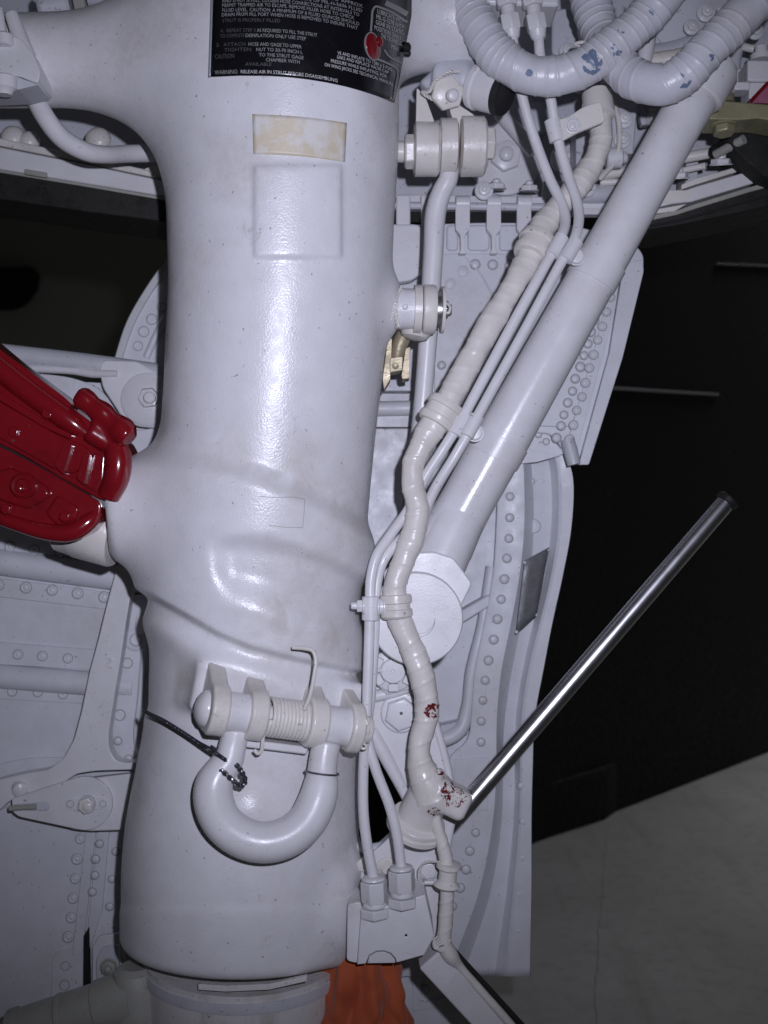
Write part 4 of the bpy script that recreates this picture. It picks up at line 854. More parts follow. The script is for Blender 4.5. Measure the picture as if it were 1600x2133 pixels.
# outer skin, dark, below the rim on both sides
skin = thing('fuselage_skin', 'dark grey fuselage skin edge curving away below the wheel well rim', 'fuselage', (170, 430, 300))
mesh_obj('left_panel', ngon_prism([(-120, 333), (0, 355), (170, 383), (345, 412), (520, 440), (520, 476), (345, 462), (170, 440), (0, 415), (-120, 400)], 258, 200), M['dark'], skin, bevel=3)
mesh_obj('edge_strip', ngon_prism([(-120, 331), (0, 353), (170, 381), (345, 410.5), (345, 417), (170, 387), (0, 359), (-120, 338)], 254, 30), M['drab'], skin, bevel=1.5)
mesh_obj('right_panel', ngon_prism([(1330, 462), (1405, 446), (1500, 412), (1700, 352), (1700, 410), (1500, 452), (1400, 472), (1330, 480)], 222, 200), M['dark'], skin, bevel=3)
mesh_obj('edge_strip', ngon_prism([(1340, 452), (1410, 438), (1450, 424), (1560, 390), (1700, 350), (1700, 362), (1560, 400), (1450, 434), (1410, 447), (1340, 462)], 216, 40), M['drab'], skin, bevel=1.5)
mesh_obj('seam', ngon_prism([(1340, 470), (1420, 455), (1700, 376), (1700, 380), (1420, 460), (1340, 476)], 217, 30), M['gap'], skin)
# bolts and fittings on the wall
def bolt(name, px, py, w, r, parent, washer=0, stud=1, ax=(0, 0, -1), mat=None):
    mat = mat or M['white']; q = Q((px, py, w)); ax = unit(ax); k = K(w); parts = []
    if washer: parts.append(lathe(q, ax, [(0, washer * k), (5, washer * k), (8, (washer - 4) * k)], 40))
    o = mesh_obj(name, merge(*(parts + [lathe(q + ax * 6, ax, [(0, r * 1.1 * k), (3, r * 1.1 * k)], 28)])), mat, parent, bevel=1)
    mesh_obj('hex', hexn(q + ax * 9, ax, r * k, r * .5 * k, random.uniform(0, 1)), mat, o, bevel=1.5)
    if stud: mesh_obj('stud', lathe(q + ax * (9 + r * .5 * k), ax, [(0, r * .45 * k), (r * .4, r * .45 * k), (r * .55, r * .3 * k), (r * .6, 2)], 18), mat, o)
    return o
bolt('wall_bolt', 1052, 330, 430, 33, well, 78)
bolt('wall_bolt', 1180, 330, 425, 18, well, 34)
mesh_obj('wall_boss', lathe(Q((1060, 235, 440)), z_, [(0, 66), (10, 66), (14, 60), (14.5, 20)], 40), M['dull'], well)
mesh_obj('wall_boss', lathe(Q((1120, 250, 440)), z_, [(0, 40), (16, 40), (20, 34)], 32), M['dull'], well)
mesh_obj('cross_pipe', tube([(1040, 235, 400, 14), (1090, 290, 390, 15), (1112, 320, 385, 13)], 14), M['white'], well)
for px, py in ((1034, 400), (1102, 404)):
    b_ = bolt('hinge_bolt', px, py, 300, 19, well, 0, 1, (0, -1, -.15))
for px, py, w, r in ((1413, 378, 224, 21), (1502, 350, 216, 22), (1538, 338, 216, 16)):
    bolt('rim_bolt', px, py, w, r, well, 0, 1, (-.05, -1, -.3))
for px, py, r in ((28, 288, 26), (62, 296, 22), (205, 292, 27)):
    mesh_obj('wall_plug', lathe(Q((px, py, 300)), (0, -.3, -1), [(0, r * 1.12), (8, r * 1.1), (16, r * .9), (22, r * .5), (23, 2)], 24), M['cream'], well)
# hinge of the upper door
hin = thing('hinge_assembly', 'white hinge with a row of rounded knuckles across the middle of the bay', 'hinge', (1000, 450, 300))
mesh_obj('hinge_pin', tube([(818, 428, 305, 8), (1150, 432, 305, 8)], 8, seg=14), M['dull'], hin)
mesh_obj('hinge_leaf', ngon_prism([(815, 404), (1160, 410), (1300, 405), (1370, 402), (1360, 446), (1300, 446), (1160, 440), (815, 436)], 325, 40), M['white'], hin, bevel=3)
mesh_obj('hinge_leaf', ngon_prism([(1130, 432), (1350, 436), (1345, 447), (1130, 446)], 296, 30), M['white'], hin, bevel=2)
mesh_obj('painted_gap_shade', ngon_prism([(820, 440), (1150, 442), (1150, 464), (820, 462)], 322, 4), M['gap'], hin)  # black sheet that paints in the shade between hinge leaf and door
for px in (964, 1029, 1092):
    mesh_obj('knuckle', merge(lathe(Q((px - 15, 424, 304)), (1, 0, 0), [(0, 15), (1, 18), (33, 18), (34, 15)], 22)), M['white'], hin, bevel=1)
    mesh_obj('knuckle_strap', ngon_prism(rpoly([(px - 15, 424), (px + 15, 424), (px + 15, 478), (px + 5, 488), (px + 4, 520), (px + 9, 528), (px - 9, 528), (px - 4, 520), (px - 5, 488), (px - 15, 478)], 5), 290, 22), M['white'], hin, bevel=4, bseg=3)
for px, wd in ((840, 15), (882, 5)):
    mesh_obj('knuckle_strap', ngon_prism(rpoly([(px - wd, 405), (px + wd, 405), (px + wd, 470), (px - wd, 470)], 5), 290, 22), M['white'], hin, bevel=4, bseg=3)
fb = thing('bracket_plate', 'rounded white bracket plate between the strut and the push rod', 'bracket', (850, 560, 240))
mesh_obj('plate', ngon_prism(rpoly([(800, 466), (880, 466), (884, 560), (862, 584), (800, 592)], 20), 262, 30), M['white'], fb, bevel=5, bseg=3)

# ---------------------------------------------------------------- upper door panel (right)
ud = thing('upper_door', 'white riveted door panel hanging from the hinge behind the brace', 'door panel', (1220, 970, 330))
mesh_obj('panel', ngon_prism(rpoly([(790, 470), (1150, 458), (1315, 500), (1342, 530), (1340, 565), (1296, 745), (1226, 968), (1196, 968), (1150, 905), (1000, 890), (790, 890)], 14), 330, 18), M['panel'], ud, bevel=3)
for x0, x1 in ((930, 955), (974, 1020), (1040, 1082), (1102, 1140)):
    mesh_obj('pocket', ngon_prism(rpoly([(x0, 468), (x1, 468), (x1, 522), (x0, 522)], 10), 322, 10), M['panel'], ud, bevel=6, bseg=3)
mesh_obj('skin_plate', ngon_prism(rpoly([(905, 534), (930, 528), (1160, 528), (1300, 548), (1190, 890), (905, 880)], 14), 322, 9), M['panel'], ud, bevel=2)
mesh_obj('edge_angle', ngon_prism(rpoly([(1300, 548), (1340, 540), (1341, 566), (1297, 746), (1227, 968), (1206, 968), (1270, 735)], 4), 306, 24), M['panel'], ud, bevel=3)
mesh_obj('edge_strip', ngon_prism(rpoly([(1284, 550), (1298, 550), (1262, 720), (1196, 958), (1180, 930), (1240, 720)], 3), 316, 12), M['panel'], ud, bevel=2)
rivet_row(ud, [(1256, 618, 316), (1160, 912, 316)], 13, 8.5, M['panel'])
rivet_row(ud, [(1280, 590, 312), (1186, 915, 312)], 12, 8.5, M['panel'], 'dent')
rivet_row(ud, [(990, 550, 320), (1062, 552, 320)], 3, 9, M['panel'])
rivet_row(ud, [(965, 566, 320), (938, 591, 320)], 2, 12, M['panel'], 'disc')
rivet_row(ud, [(920, 760, 320), (912, 870, 320)], 3, 8, M['panel'])
mesh_obj('corner_roll', tube([(1182, 915, 306, 14), (1189, 940, 304, 15), (1196, 968, 302, 14)], 14), M['dull'], ud)
mesh_obj('scored_line', tube([(968, 535, 321, 2), (1000, 570, 321, 2.6), (1024, 612, 321, 2)], 2, seg=6), M['panel'], ud)

# ---------------------------------------------------------------- lower door (right) with its channel
ld = thing('lower_door', 'large white riveted gear door with a long curved channel at the right', 'gear door', (1100, 2040, 380))
secs = []
prof_w = [440, 440, 362, 360, 360, 404, 410, 378, 374, 374, 392]
for py, xs in ((930, (880, 1030, 1032, 1036, 1088, 1104, 1130, 1146, 1154, 1166, 1166)), (960, (880, 1034, 1036, 1040, 1090, 1106, 1142, 1158, 1166, 1184, 1184)), (1000, (880, 1035, 1037, 1041, 1092, 1110, 1148, 1163, 1170, 1194, 1195)), (1100, (880, 1032, 1034, 1038, 1092, 1112, 1148, 1163, 1170, 1190, 1191)),
               (1200, (880, 1025, 1027, 1031, 1082, 1104, 1134, 1148, 1154, 1172, 1173)), (1300, (880, 1007, 1009, 1013, 1064, 1086, 1110, 1124, 1130, 1150, 1151)), (1400, (880, 987, 989, 993, 1044, 1066, 1088, 1100, 1106, 1131, 1132)),
               (1480, (870, 981, 983, 987, 1036, 1054, 1076, 1088, 1094, 1116, 1117)), (1540, (860, 972, 974, 978, 1034, 1049, 1073, 1085, 1090, 1111, 1112)), (1580, (850, 935, 936, 940, 1034, 1048, 1072, 1084, 1089, 1110, 1111)), (1700, (850, 922, 923, 927, 1028, 1046, 1070, 1082, 1087, 1107, 1108)), (1850, (840, 896, 897, 901, 1000, 1024, 1056, 1070, 1076, 1107, 1108)), (1950, (820, 870, 871, 875, 965, 994, 1042, 1060, 1066, 1105, 1106)), (2034, (800, 830, 831, 835, 930, 962, 1030, 1052, 1058, 1104, 1105))):
    secs.append([Q((x, py, w)) for x, w in zip(xs, prof_w)])
secs = [list(r) for r in np.stack([catmull([s_[j] for s_ in secs], 60) for j in range(len(prof_w))], 1)]
mesh_obj('skin', loft(secs), M['panel'], ld, smooth=28, solid=10)
rivet_row(ld, [(1062, 1035, 360), (1060, 1120, 360), (1052, 1200, 360), (1034, 1300, 360), (1014, 1400, 360), (1004, 1480, 360), (1001, 1545, 360)], 13, 8.5, M['panel'])
rivet_row(ld, [(990, 1735, 360), (975, 1790, 360), (966, 1830, 360), (945, 1880, 360), (930, 1925, 360)], 6, 8.5, M['panel'])
rivet_row(ld, [(963, 1606, 360), (994, 1606, 360)], 2, 9, M['panel'], 'flat')
rivet_row(ld, [(1085, 1560, 376), (1090, 1760, 376), (1078, 1940, 376)], 6, 7, M['panel'])
rivet_row(ld, [(1108, 1004, 402), (1128, 1002, 408)], 2, 6, M['panel'])
mesh_obj('skirt', ngon_prism(rpoly([(700, 1990), (930, 1990), (1000, 2046), (1080, 2160), (700, 2160)], 4), 400, 10), M['panel'], ld, bevel=2)
mesh_obj('skirt_strip', ngon_prism(rpoly([(858, 1990), (884, 1990), (874, 2090), (950, 2076), (948, 2090), (860, 2108)], 3), 392, 8), M['panel'], ld, bevel=1)
rivet_row(ld, [(886, 2062, 398), (876, 2095, 398)], 2, 8, M['dull'], 'dent')
mesh_obj('lap_plate', ngon_prism([(946, 1582), (1018, 1578), (1016, 1688), (950, 1690)], 356, 6), M['panel'], ld, bevel=1)
mesh_obj('dimple', lathe(Q((1112, 1096, 402)), (-.3, 0, -1), [(0, 18), (5, 16), (3, 8), (4, 2)], 24), M['panel'], ld)
dpm = paint('etched_data_plate', (.24, .24, .25), .5, .7, (.10, .10, .10), 30, .7, .35, 120, metal=.3, streak=(3, 3, 14))
c4 = [Q((1092, 1168, 352)), Q((1143, 1140, 385)), Q((1116, 1284, 385)), Q((1074, 1322, 352))]
g4 = [[c4[0] * (1 - a) * (1 - b) + c4[1] * a * (1 - b) + c4[2] * a * b + c4[3] * (1 - a) * b for a in np.linspace(0, 1, 4)] for b in np.linspace(0, 1, 6)]
dp = mesh_obj('data_plate', loft(g4), dpm, ld, solid=3); dp['label'] = 'dark metal data plate riveted to the channel'
for c in c4: rivet(dp, c * .94 + np.mean(c4, axis=0) * .06 - np.array([0, 0, 2]), 4, M['panel'])
pk = thing('door_pocket', 'recessed white pocket panel between the brace and the riveted door strip', 'door panel', (960, 1540, 420))
mesh_obj('panel', ngon_prism([(780, 900), (1040, 900), (1034, 1200), (990, 1420), (978, 1560), (780, 1560)], 432, 10), M['panel'], pk)
mesh_obj('cross_rib', ngon_prism([(930, 1290), (1020, 1238), (1022, 1262), (932, 1318)], 372, 60), M['panel'], pk, bevel=4)
mesh_obj('pocket_rim', tube([(1024, 1180, 404, 12), (1005, 1300, 400, 12), (982, 1400, 396, 13), (974, 1470, 394, 13), (960, 1518, 392, 16), (925, 1540, 392, 16), (890, 1538, 392, 14)], 13, seg=14), M['panel'], pk)
mesh_obj('pocket_floor', ngon_prism(rpoly([(915, 1512), (968, 1500), (976, 1530), (920, 1548)], 5), 388, 40), M['dull'], pk, bevel=3)
st = thing('stiffener', 'folded white stiffener with a sharp crease above the gear door', 'stiffener', (1120, 930, 340))
mesh_obj('flange', ngon_prism(rpoly([(1060, 960), (1090, 932), (1170, 948), (1120, 962), (1080, 966)], 3), 330, 40), M['panel'], st, bevel=3)
mesh_obj('gusset', ngon_prism(rpoly([(1072, 940), (1096, 885), (1135, 895), (1178, 945), (1160, 950), (1096, 938)], 6), 344, 16), M['panel'], st, bevel=2)
for px, py in ((1122, 905), (1138, 920)): rivet(st, Q((px, py, 343)), 8, M['panel'])
md = thing('middle_panel', 'white vertical panel glimpsed between the strut and the cable', 'panel', (820, 1150, 300))
mesh_obj('panel', ngon_prism(rpoly([(775, 892), (862, 892), (850, 1000), (830, 1090), (775, 1180), (740, 1180), (740, 900)], 5), 262, 14), M['panel'], md, bevel=3)
mesh_obj('top_bead', tube([(770, 852, 262, 16), (862, 850, 262, 16)], 16), M['panel'], md)
mesh_obj('top_strip', ngon_prism([(770, 862), (862, 862), (862, 890), (770, 890)], 268, 12), M['panel'], md, bevel=2)
mesh_obj('tray', ngon_prism([(790, 790), (856, 790), (856, 815), (790, 815)], 270, 50), M['dull'], md, bevel=3)
# ---------------------------------------------------------------- left side: upper flange, torque tube and its lug
cf = thing('curved_flange', 'curved white flange with worn yellow-green edge left of the strut', 'flange', (300, 740, 380))
outer = smooth_poly([(400, 470), (345, 540), (300, 604), (262, 672), (236, 752)], 24); inner = smooth_poly([(252, 752), (276, 680), (312, 614), (356, 552), (408, 488)], 24)
mesh_obj('web', ngon_prism(outer + [(240, 790), (420, 800), (420, 470)], 392, 12), M['panel'], cf, bevel=2)
zm = paint('worn_zinc_edge', (.60, .61, .62), .4, .9, (.42, .40, .16), 26, .72, .3)
mesh_obj('lip', ngon_prism(outer + inner, 380, 14), zm, cf, bevel=3)
rivet_row(cf, [(336, 640, 392), (318, 662, 392), (300, 690, 392), (286, 720, 392)], 4, 9.5, M['panel'], 'flat')
mesh_obj('bead', tube([(345, 660, 392, 8), (325, 700, 392, 8), (305, 745, 392, 8)], 8), M['panel'], cf)
tt = thing('torque_tube', 'grey-white torque tube running in from the left edge above the door', 'tube', (170, 750, 300))
mesh_obj('tube', tube([(-90, 726, 300, 22), (0, 737, 300, 22), (180, 757, 300, 21), (380, 785, 300, 21)], 22, seg=24), M['dull'], tt)
mesh_obj('rod', tube([(-60, 768, 290, 8), (60, 768, 290, 8), (150, 772, 290, 8), (195, 778, 284, 9), (244, 778, 272, 6.5)], 8, seg=14), M['white'], tt)
mesh_obj('web', ngon_prism(smooth_poly([(-60, 775), (80, 778), (160, 790), (212, 815), (250, 870)], 20) + [(-60, 900)], 322, 14), M['panel'], tt, bevel=2)
lg = thing('pivot_lug', 'white lug plate with a washer disc and hex nut at the strut edge', 'lug', (290, 885, 280))
mesh_obj('plate', ngon_prism(rpoly([(206, 768), (214, 750), (285, 752), (360, 795), (360, 895), (285, 888), (252, 866), (214, 808)], 9), 276, 20), M['white'], lg, bevel=3)
mesh_obj('disc', lathe(Q((308, 832, 276)), z_, [(0, 56 * 1.1), (7, 56 * 1.1), (10, 52 * 1.1)], 48), M['white'], lg)
n_ = mesh_obj('nut', hexn(Q((311, 829, 268)), z_, 25, 14, .1), M['white'], lg, bevel=2)
mesh_obj('bolt_end', lathe(Q((313, 829, 256)), z_, [(0, 14), (12, 14), (15, 11), (15.5, 3)], 20), M['white'], n_)
mesh_obj('gusset', ngon_prism(rpoly([(255, 900), (330, 890), (330, 960), (262, 950)], 8), 300, 14), M['panel'], lg, bevel=3)
# ---------------------------------------------------------------- left inner door
dl = thing('left_door', 'white riveted inner door panel with rolled beads filling the lower left', 'gear door', (130, 2100, 340))
mesh_obj('skin', ngon_prism([(-120, 780), (250, 800), (420, 860), (420, 2200), (-120, 2200)], 350, 10), M['panel'], dl)
rivet_row(dl, [(38, 795, 350), (85, 800, 350), (145, 808, 350), (192, 812, 350)], 4, 9, M['panel'], 'flat')
mesh_obj('strip', ngon_prism([(-100, 1085), (290, 1128), (290, 1172), (-100, 1140)], 342, 10), M['panel'], dl, bevel=1.5)
rivet_row(dl, [(21, 1138, 340), (74, 1145, 340), (125, 1151, 340), (226, 1164, 340)], 5, 9.5, M['panel'], 'dent')
mesh_obj('bead', tube([(-90, 1156, 352, 29), (0, 1170, 352, 29), (250, 1204, 352, 28), (320, 1214, 352, 28)], 29, seg=26), M['panel'], dl)
mesh_obj('strip', ngon_prism([(-100, 1192), (260, 1238), (260, 1274), (-100, 1232)], 342, 10), M['panel'], dl, bevel=1.5)
rivet_row(dl, [(-2, 1218, 340), (217, 1243, 340)], 5, 10, M['panel'], 'dent')
mesh_obj('strip', ngon_prism([(-100, 1330), (230, 1356), (230, 1398), (-100, 1378)], 342, 10), M['panel'], dl, bevel=1.5)
rivet_row(dl, [(-14, 1358, 340), (141, 1372, 340)], 4, 9.5, M['panel'], 'dent')
mesh_obj('bead', tube([(-90, 1398, 352, 26), (0, 1408, 352, 26), (200, 1424, 352, 26), (280, 1430, 352, 25)], 26, seg=26), M['panel'], dl)
mesh_obj('strip', ngon_prism([(-100, 1424), (200, 1440), (200, 1468), (-100, 1450)], 346, 6), M['panel'], dl, bevel=1.5)
rivet_row(dl, [(25, 1440, 345), (130, 1446, 345)], 3, 9, M['panel'], 'flat')
mesh_obj('strip', ngon_prism(smooth_poly([(-100, 1620), (0, 1592), (60, 1580), (130, 1578)], 14) + [(140, 1640), (-100, 1720)], 340, 8), M['panel'], dl, bevel=2)
mesh_obj('strip', ngon_prism([(180, 1720), (200, 1720), (172, 1990), (150, 1990)], 342, 9), M['panel'], dl, bevel=1.5)
mesh_obj('strip', ngon_prism([(204, 1720), (228, 1720), (212, 1900), (186, 1980), (178, 1980)], 338, 8), M['panel'], dl, bevel=1.5)
rivet_row(dl, [(166, 1748, 350), (160, 1792, 350), (156, 1832, 350), (152, 1872, 350), (148, 1914, 350), (143, 1952, 350)], 6, 10, M['panel'], 'dent')
rivet_row(dl, [(206, 1758, 337), (200, 1790, 337), (196, 1824, 337), (192, 1858, 337)], 4, 8, M['panel'])
rivet_row(dl, [(240, 1774, 350), (232, 1830, 350), (228, 1890, 350), (256, 1836, 350)], 4, 8, M['panel'])
mesh_obj('corner_plate', ngon_prism(rpoly([(108, 2000), (118, 1982), (178, 1972), (176, 2150), (104, 2150)], 8), 344, 8), M['panel'], dl, bevel=1.5)
rivet_row(dl, [(136, 2014, 343), (133, 2054, 343)], 2, 9, M['panel'], 'flat')
mesh_obj('dark_seam', ngon_prism([(174, 1950), (186, 1930), (190, 2150), (172, 2150)], 336, 8), M['gap'], dl)
vm = thing('vertical_strap', 'narrow riveted white strap behind the forked arm at the strut edge', 'strap', (270, 1560, 320))
mesh_obj('strap', ngon_prism([(262, 1240), (320, 1235), (312, 1600), (220, 1600), (240, 1480)], 330, 10), M['panel'], vm, bevel=2)
mesh_obj('edge_bead', tube([(302, 1330, 324, 6), (292, 1450, 324, 6), (284, 1540, 324, 6), (292, 1570, 324, 6)], 6), M['panel'], vm)
rivet_row(vm, [(265, 1381, 329), (258, 1431, 329), (250, 1489, 329)], 3, 10, M['panel'], 'flat')
rivet_row(vm, [(245, 1545, 329), (268, 1580, 329)], 2, 8, M['panel'])
rivet(vm, Q((283, 1333, 320)), 26, M['panel'], kind='disc'); rivet(vm, Q((283, 1333, 316)), 13, M['panel'], kind='flat')
mesh_obj('clip', ngon_prism(rpoly([(284, 1282), (306, 1262), (322, 1250), (322, 1310), (280, 1325)], 4), 312, 8), M['white'], vm, bevel=2)
fa = thing('forked_arm', 'long white forged hinge arm widening downwards to a foot left of the strut', 'hinge arm', (150, 1640, 280))
ap = [(256, 1150), (240, 1192), (222, 1260), (205, 1330), (186, 1400), (170, 1480), (154, 1540), (132, 1580), (100, 1604), (50, 1612), (0, 1624), (-80, 1650), (-80, 1720), (0, 1688), (20, 1668), (60, 1656), (130, 1632), (160, 1612), (200, 1606), (320, 1602), (320, 1584), (262, 1590), (240, 1584), (227, 1560), (226, 1530), (240, 1440), (252, 1370), (262, 1300), (272, 1240), (286, 1185), (284, 1160)]
mesh_obj('forging', ngon_prism(rpoly(ap, 9), 272, 44), M['white'], fa, bevel=8, bseg=4)
mesh_obj('lug_boss', lathe(Q((42, 1640, 280)), (.4, .3, -1), [(0, 20), (16, 18), (22, 10), (23, 2)], 20), M['white'], fa)
mesh_obj('raised_mark', merge(tube([(222, 1370, 270, 3), (234, 1374, 270, 3), (222, 1386, 270, 3), (234, 1390, 270, 3)], 3, seg=8)), M['white'], fa)
pv = thing('pivot_plate', 'teardrop-shaped white pivot plate with a castle nut at the lower left', 'plate', (180, 1720, 260))
mesh_obj('mount', ngon_prism(rpoly([(150, 1626), (272, 1612), (300, 1620), (300, 1728), (190, 1732), (150, 1728), (125, 1712)], 6), 266, 24), M['white'], pv, bevel=3)
td = [(24, 1664)] + [(176 + 58 * math.cos(a), 1674 + 56 * math.sin(a)) for a in np.linspace(-1.85, 1.75, 22)] + [(40, 1702), (26, 1692)]
mesh_obj('teardrop', ngon_prism(rpoly(td, 6), 254, 14), M['white'], pv, bevel=2)
mesh_obj('slot', ngon_prism(rpoly([(24, 1676), (96, 1670), (104, 1674), (103, 1686), (96, 1690), (26, 1688)], 4), 251, 8), M['dull'], pv, bevel=2)
mesh_obj('slot_rod', tube([(20, 1684, 250, 6), (76, 1680, 248, 6)], 6), M['drab'], pv)
tb = mesh_obj('lock_tab', ngon_prism(rpoly([(137, 1668), (150, 1664), (215, 1662), (224, 1668), (224, 1682), (215, 1686), (150, 1688), (138, 1684)], 7), 251, 5), M['white'], pv, bevel=1)
for px in (146, 214): rivet(tb, Q((px, 1675, 250)), 7, M['white'], kind='flat')
nn_ = mesh_obj('castle_nut', hexn(Q((182, 1676, 250)), z_, 20, 16, .3), M['cream'], pv, bevel=2)
mesh_obj('bolt_end', lathe(Q((183, 1679, 236)), z_, [(0, 11), (8, 11), (10, 8)], 16), M['cream'], nn_)
mesh_obj('seat', lathe(Q((182, 1675, 252)), z_, [(0, 21), (6, 21)], 24), M['dull'], nn_)
# ---------------------------------------------------------------- small bracket, axle and piston at the bottom
sb = thing('small_bracket', 'small white bracket with a corroded bolt at the bottom left', 'bracket', (230, 2060, 290))
mesh_obj('plate', ngon_prism(rpoly([(192, 1972), (206, 1950), (262, 1942), (262, 2140), (192, 2140)], 6), 310, 12), M['panel'], sb, bevel=2)
mesh_obj('plate', ngon_prism(rpoly([(200, 1998), (212, 1975), (258, 1966), (258, 2140), (200, 2140)], 6), 298, 10), M['dull'], sb, bevel=2)
mesh_obj('side_rod', tube([(262, 1890, 280, 6), (255, 1960, 280, 7), (256, 2015, 280, 7)], 7), M['panel'], sb)
bolt('bolt', 229, 2012, 292, 17, sb, 0, 1, mat=M['drab'])
ax = thing('axle', 'grey-green stub axle leaving the foot of the strut to the lower left', 'axle', (150, 2110, 0))
a_, b_ = Q((30, 2150, -10)), Q((262, 2082, -10)); da = unit(b_ - a_); ln_ = np.linalg.norm(b_ - a_)
mesh_obj('shaft', lathe(a_ - da * 30, da, [(0, 20), (10, 30), (24, 38), (26, 47), (44, 48), (46, 44), (60, 45), (130, 47), (133, 50), (140, 50), (142, 48), (210, 50), (213, 54), (240, 56), (ln_ + 50, 58)], 44), M['drab'], ax)
mesh_obj('collar', lathe(Q((285, 2010, -6)), (.04, 1, 0), [(0, 34), (10, 48), (50, 58), (160, 66)], 36), M['drab'], ax)
M['piston'] = paint('worn_piston_paint', (.68, .66, .64), .4, .8, (.30, .26, .20), 10, .68, .35, streak=(3, 3, .6))
ps = thing('lower_piston', 'worn cream piston and collar emerging below the strut casting', 'piston', (470, 2130, 40))
mesh_obj('barrel', lathe((505, 2000, 62), (-.02, 1, .05), [(0, 216), (90, 215), (110, 213), (300, 212)], 72), M['piston'], ps)
mesh_obj('seal_ring', lathe((505, 2014, 63), (-.02, 1, .05), [(0, 219), (14, 220), (22, 219), (24, 212)], 72), M['dull'], ps)
mesh_obj('clip', ngon_prism(rpoly([(413, 2050), (470, 2054), (560, 2050), (640, 2034), (640, 2044), (560, 2062), (470, 2066), (413, 2062)], 2), -160, 12), M['piston'], ps, bevel=2)

# ---------------------------------------------------------------- upper left equipment
lf = thing('actuator_bracket', 'white actuator bracket with a bolt at the upper left edge', 'bracket', (20, 170, -70))
mesh_obj('body', ngon_prism(rpoly([(-60, 70), (40, 76), (68, 110), (84, 150), (78, 174), (40, 158), (-60, 152)], 8), -190, 90), M['white'], lf, bevel=7, bseg=3)
mesh_obj('lower_lip', ngon_prism(rpoly([(-60, 156), (30, 158), (80, 176), (40, 186), (-60, 190)], 3), -186, 80), M['dull'], lf, bevel=3)
mesh_obj('post', tube([(-6, 20, -180, 13), (2, 80, -180, 13)], 13), M['white'], lf)
mesh_obj('strut_web', tube([(24, 30, -170, 14), (42, 80, -172, 17), (58, 120, -172, 18)], 16), M['white'], lf)
mesh_obj('bolt', merge(lathe(Q((8, 158, -200)), (0, 1, .05), [(0, 20), (3, 24), (24, 24), (28, 18), (36, 14)], 24)), M['white'], lf)
mesh_obj('nut', lathe(Q((8, 70, -196)), (0, 1, 0), [(0, 14), (4, 18), (20, 18), (23, 14)], 20), M['white'], lf)
bp = thing('bent_pipe', 'thick white pipe bending under the trunnion arm at the upper left', 'pipe', (190, 320, 60))
mesh_obj('pipe', tube([(40, 120, -120, 20), (66, 186, -100, 20), (92, 240, -60, 20), (130, 288, -20, 20), (180, 316, 20, 19.5), (215, 322, 50, 18), (270, 320, 110, 18), (360, 318, 180, 18)], 19, seg=22), M['white'], bp, smooth=60)
tp = thing('top_fitting', 'dark-banded white fitting above the trunnion arm at the top left', 'fitting', (120, 20, 60))
mesh_obj('barrel', lathe(Q((84, 16, 60)), (1, -.12, 0), [(0, 30), (6, 34), (10, 28), (60, 27), (66, 22)], 28), M['dull'], tp)
mesh_obj('band', boxq(Q((168, 4, 50)), (1, -.2, 0), (.2, 1, 0), (0, 0, 1), 12, 34, 26), M['drab'], tp, bevel=3)
mesh_obj('housing', lathe(Q((190, -30, 70)), (1, .05, 0), [(0, 50), (60, 52), (120, 40), (130, 20)], 32), M['dull'], tp)
# ---------------------------------------------------------------- upper right equipment inside the bay
ob = thing('olive_bracket', 'thick olive green bracket with a bolt at the right edge of the bay', 'bracket', (1520, 240, 60))
mesh_obj('plate', ngon_prism(rpoly([(1472, 218), (1490, 208), (1540, 212), (1700, 226), (1700, 268), (1580, 246), (1540, 250), (1474, 248)], 8), 40, 90), M['olive'], ob, bevel=5, bseg=3)
mesh_obj('stud', lathe(Q((1508, 164, 70)), (0, 1, -.1), [(0, 10), (3, 12), (36, 12), (38, 20), (56, 20)], 20), M['olive'], ob)
mesh_obj('washer', lathe(Q((1508, 250, 70)), (0, 1, -.1), [(0, 28), (12, 28), (15, 24)], 28), M['olive'], ob)
mesh_obj('nut', hexn(Q((1508, 264, 68)), (0, 1, -.1), 24, 18), M['olive'], ob, bevel=2)
dk = thing('dark_fairing', 'dark grey-green fairing below the olive bracket at the right edge', 'fairing', (1580, 330, 100))
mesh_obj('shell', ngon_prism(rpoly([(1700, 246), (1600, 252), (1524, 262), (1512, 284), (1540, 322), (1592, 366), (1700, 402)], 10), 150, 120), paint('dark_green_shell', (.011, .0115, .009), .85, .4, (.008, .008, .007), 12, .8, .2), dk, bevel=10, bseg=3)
mesh_obj('stem', tube([(1490, 322, 200, 9), (1520, 306, 170, 10), (1550, 290, 140, 10)], 10), M['drab'], dk)
vb = thing('valve_block', 'small white valve block with a stub on top at the right edge', 'valve', (1580, 160, 120))
mesh_obj('body', ngon_prism(rpoly([(1558, 124), (1700, 128), (1700, 172), (1558, 168)], 5), 120, 70), M['white'], vb, bevel=4, bseg=3)
mesh_obj('stub', lathe(Q((1586, 94, 140)), (0, 1, 0), [(0, 10), (3, 14), (20, 14), (22, 24), (34, 24)], 20), M['white'], vb)
mesh_obj('lower_block', ngon_prism(rpoly([(1562, 172), (1596, 172), (1590, 200), (1560, 206)], 4), 126, 60), M['white'], vb, bevel=3)
mesh_obj('foot', boxq(Q((1540, 186, 130)), (1, 0, 0), (0, 1, 0), (0, 0, 1), 17, 9, 22), M['white'], vb, bevel=3)
rt = thing('red_tag', 'small faded red tag at the far right edge of the bay', 'tag', (1590, 200, 110))
mesh_obj('tag', ngon_prism([(1560, 214), (1598, 172), (1700, 170), (1700, 218), (1580, 214)], 100, 6), paint('faded_red_tag', (.34, .10, .16), .5, .4, (.5, .3, .35), 20), rt, bevel=1)
mesh_obj('edge', tube([(1562, 213, 98, 4), (1600, 172, 98, 4)], 4), M['red'], rt)
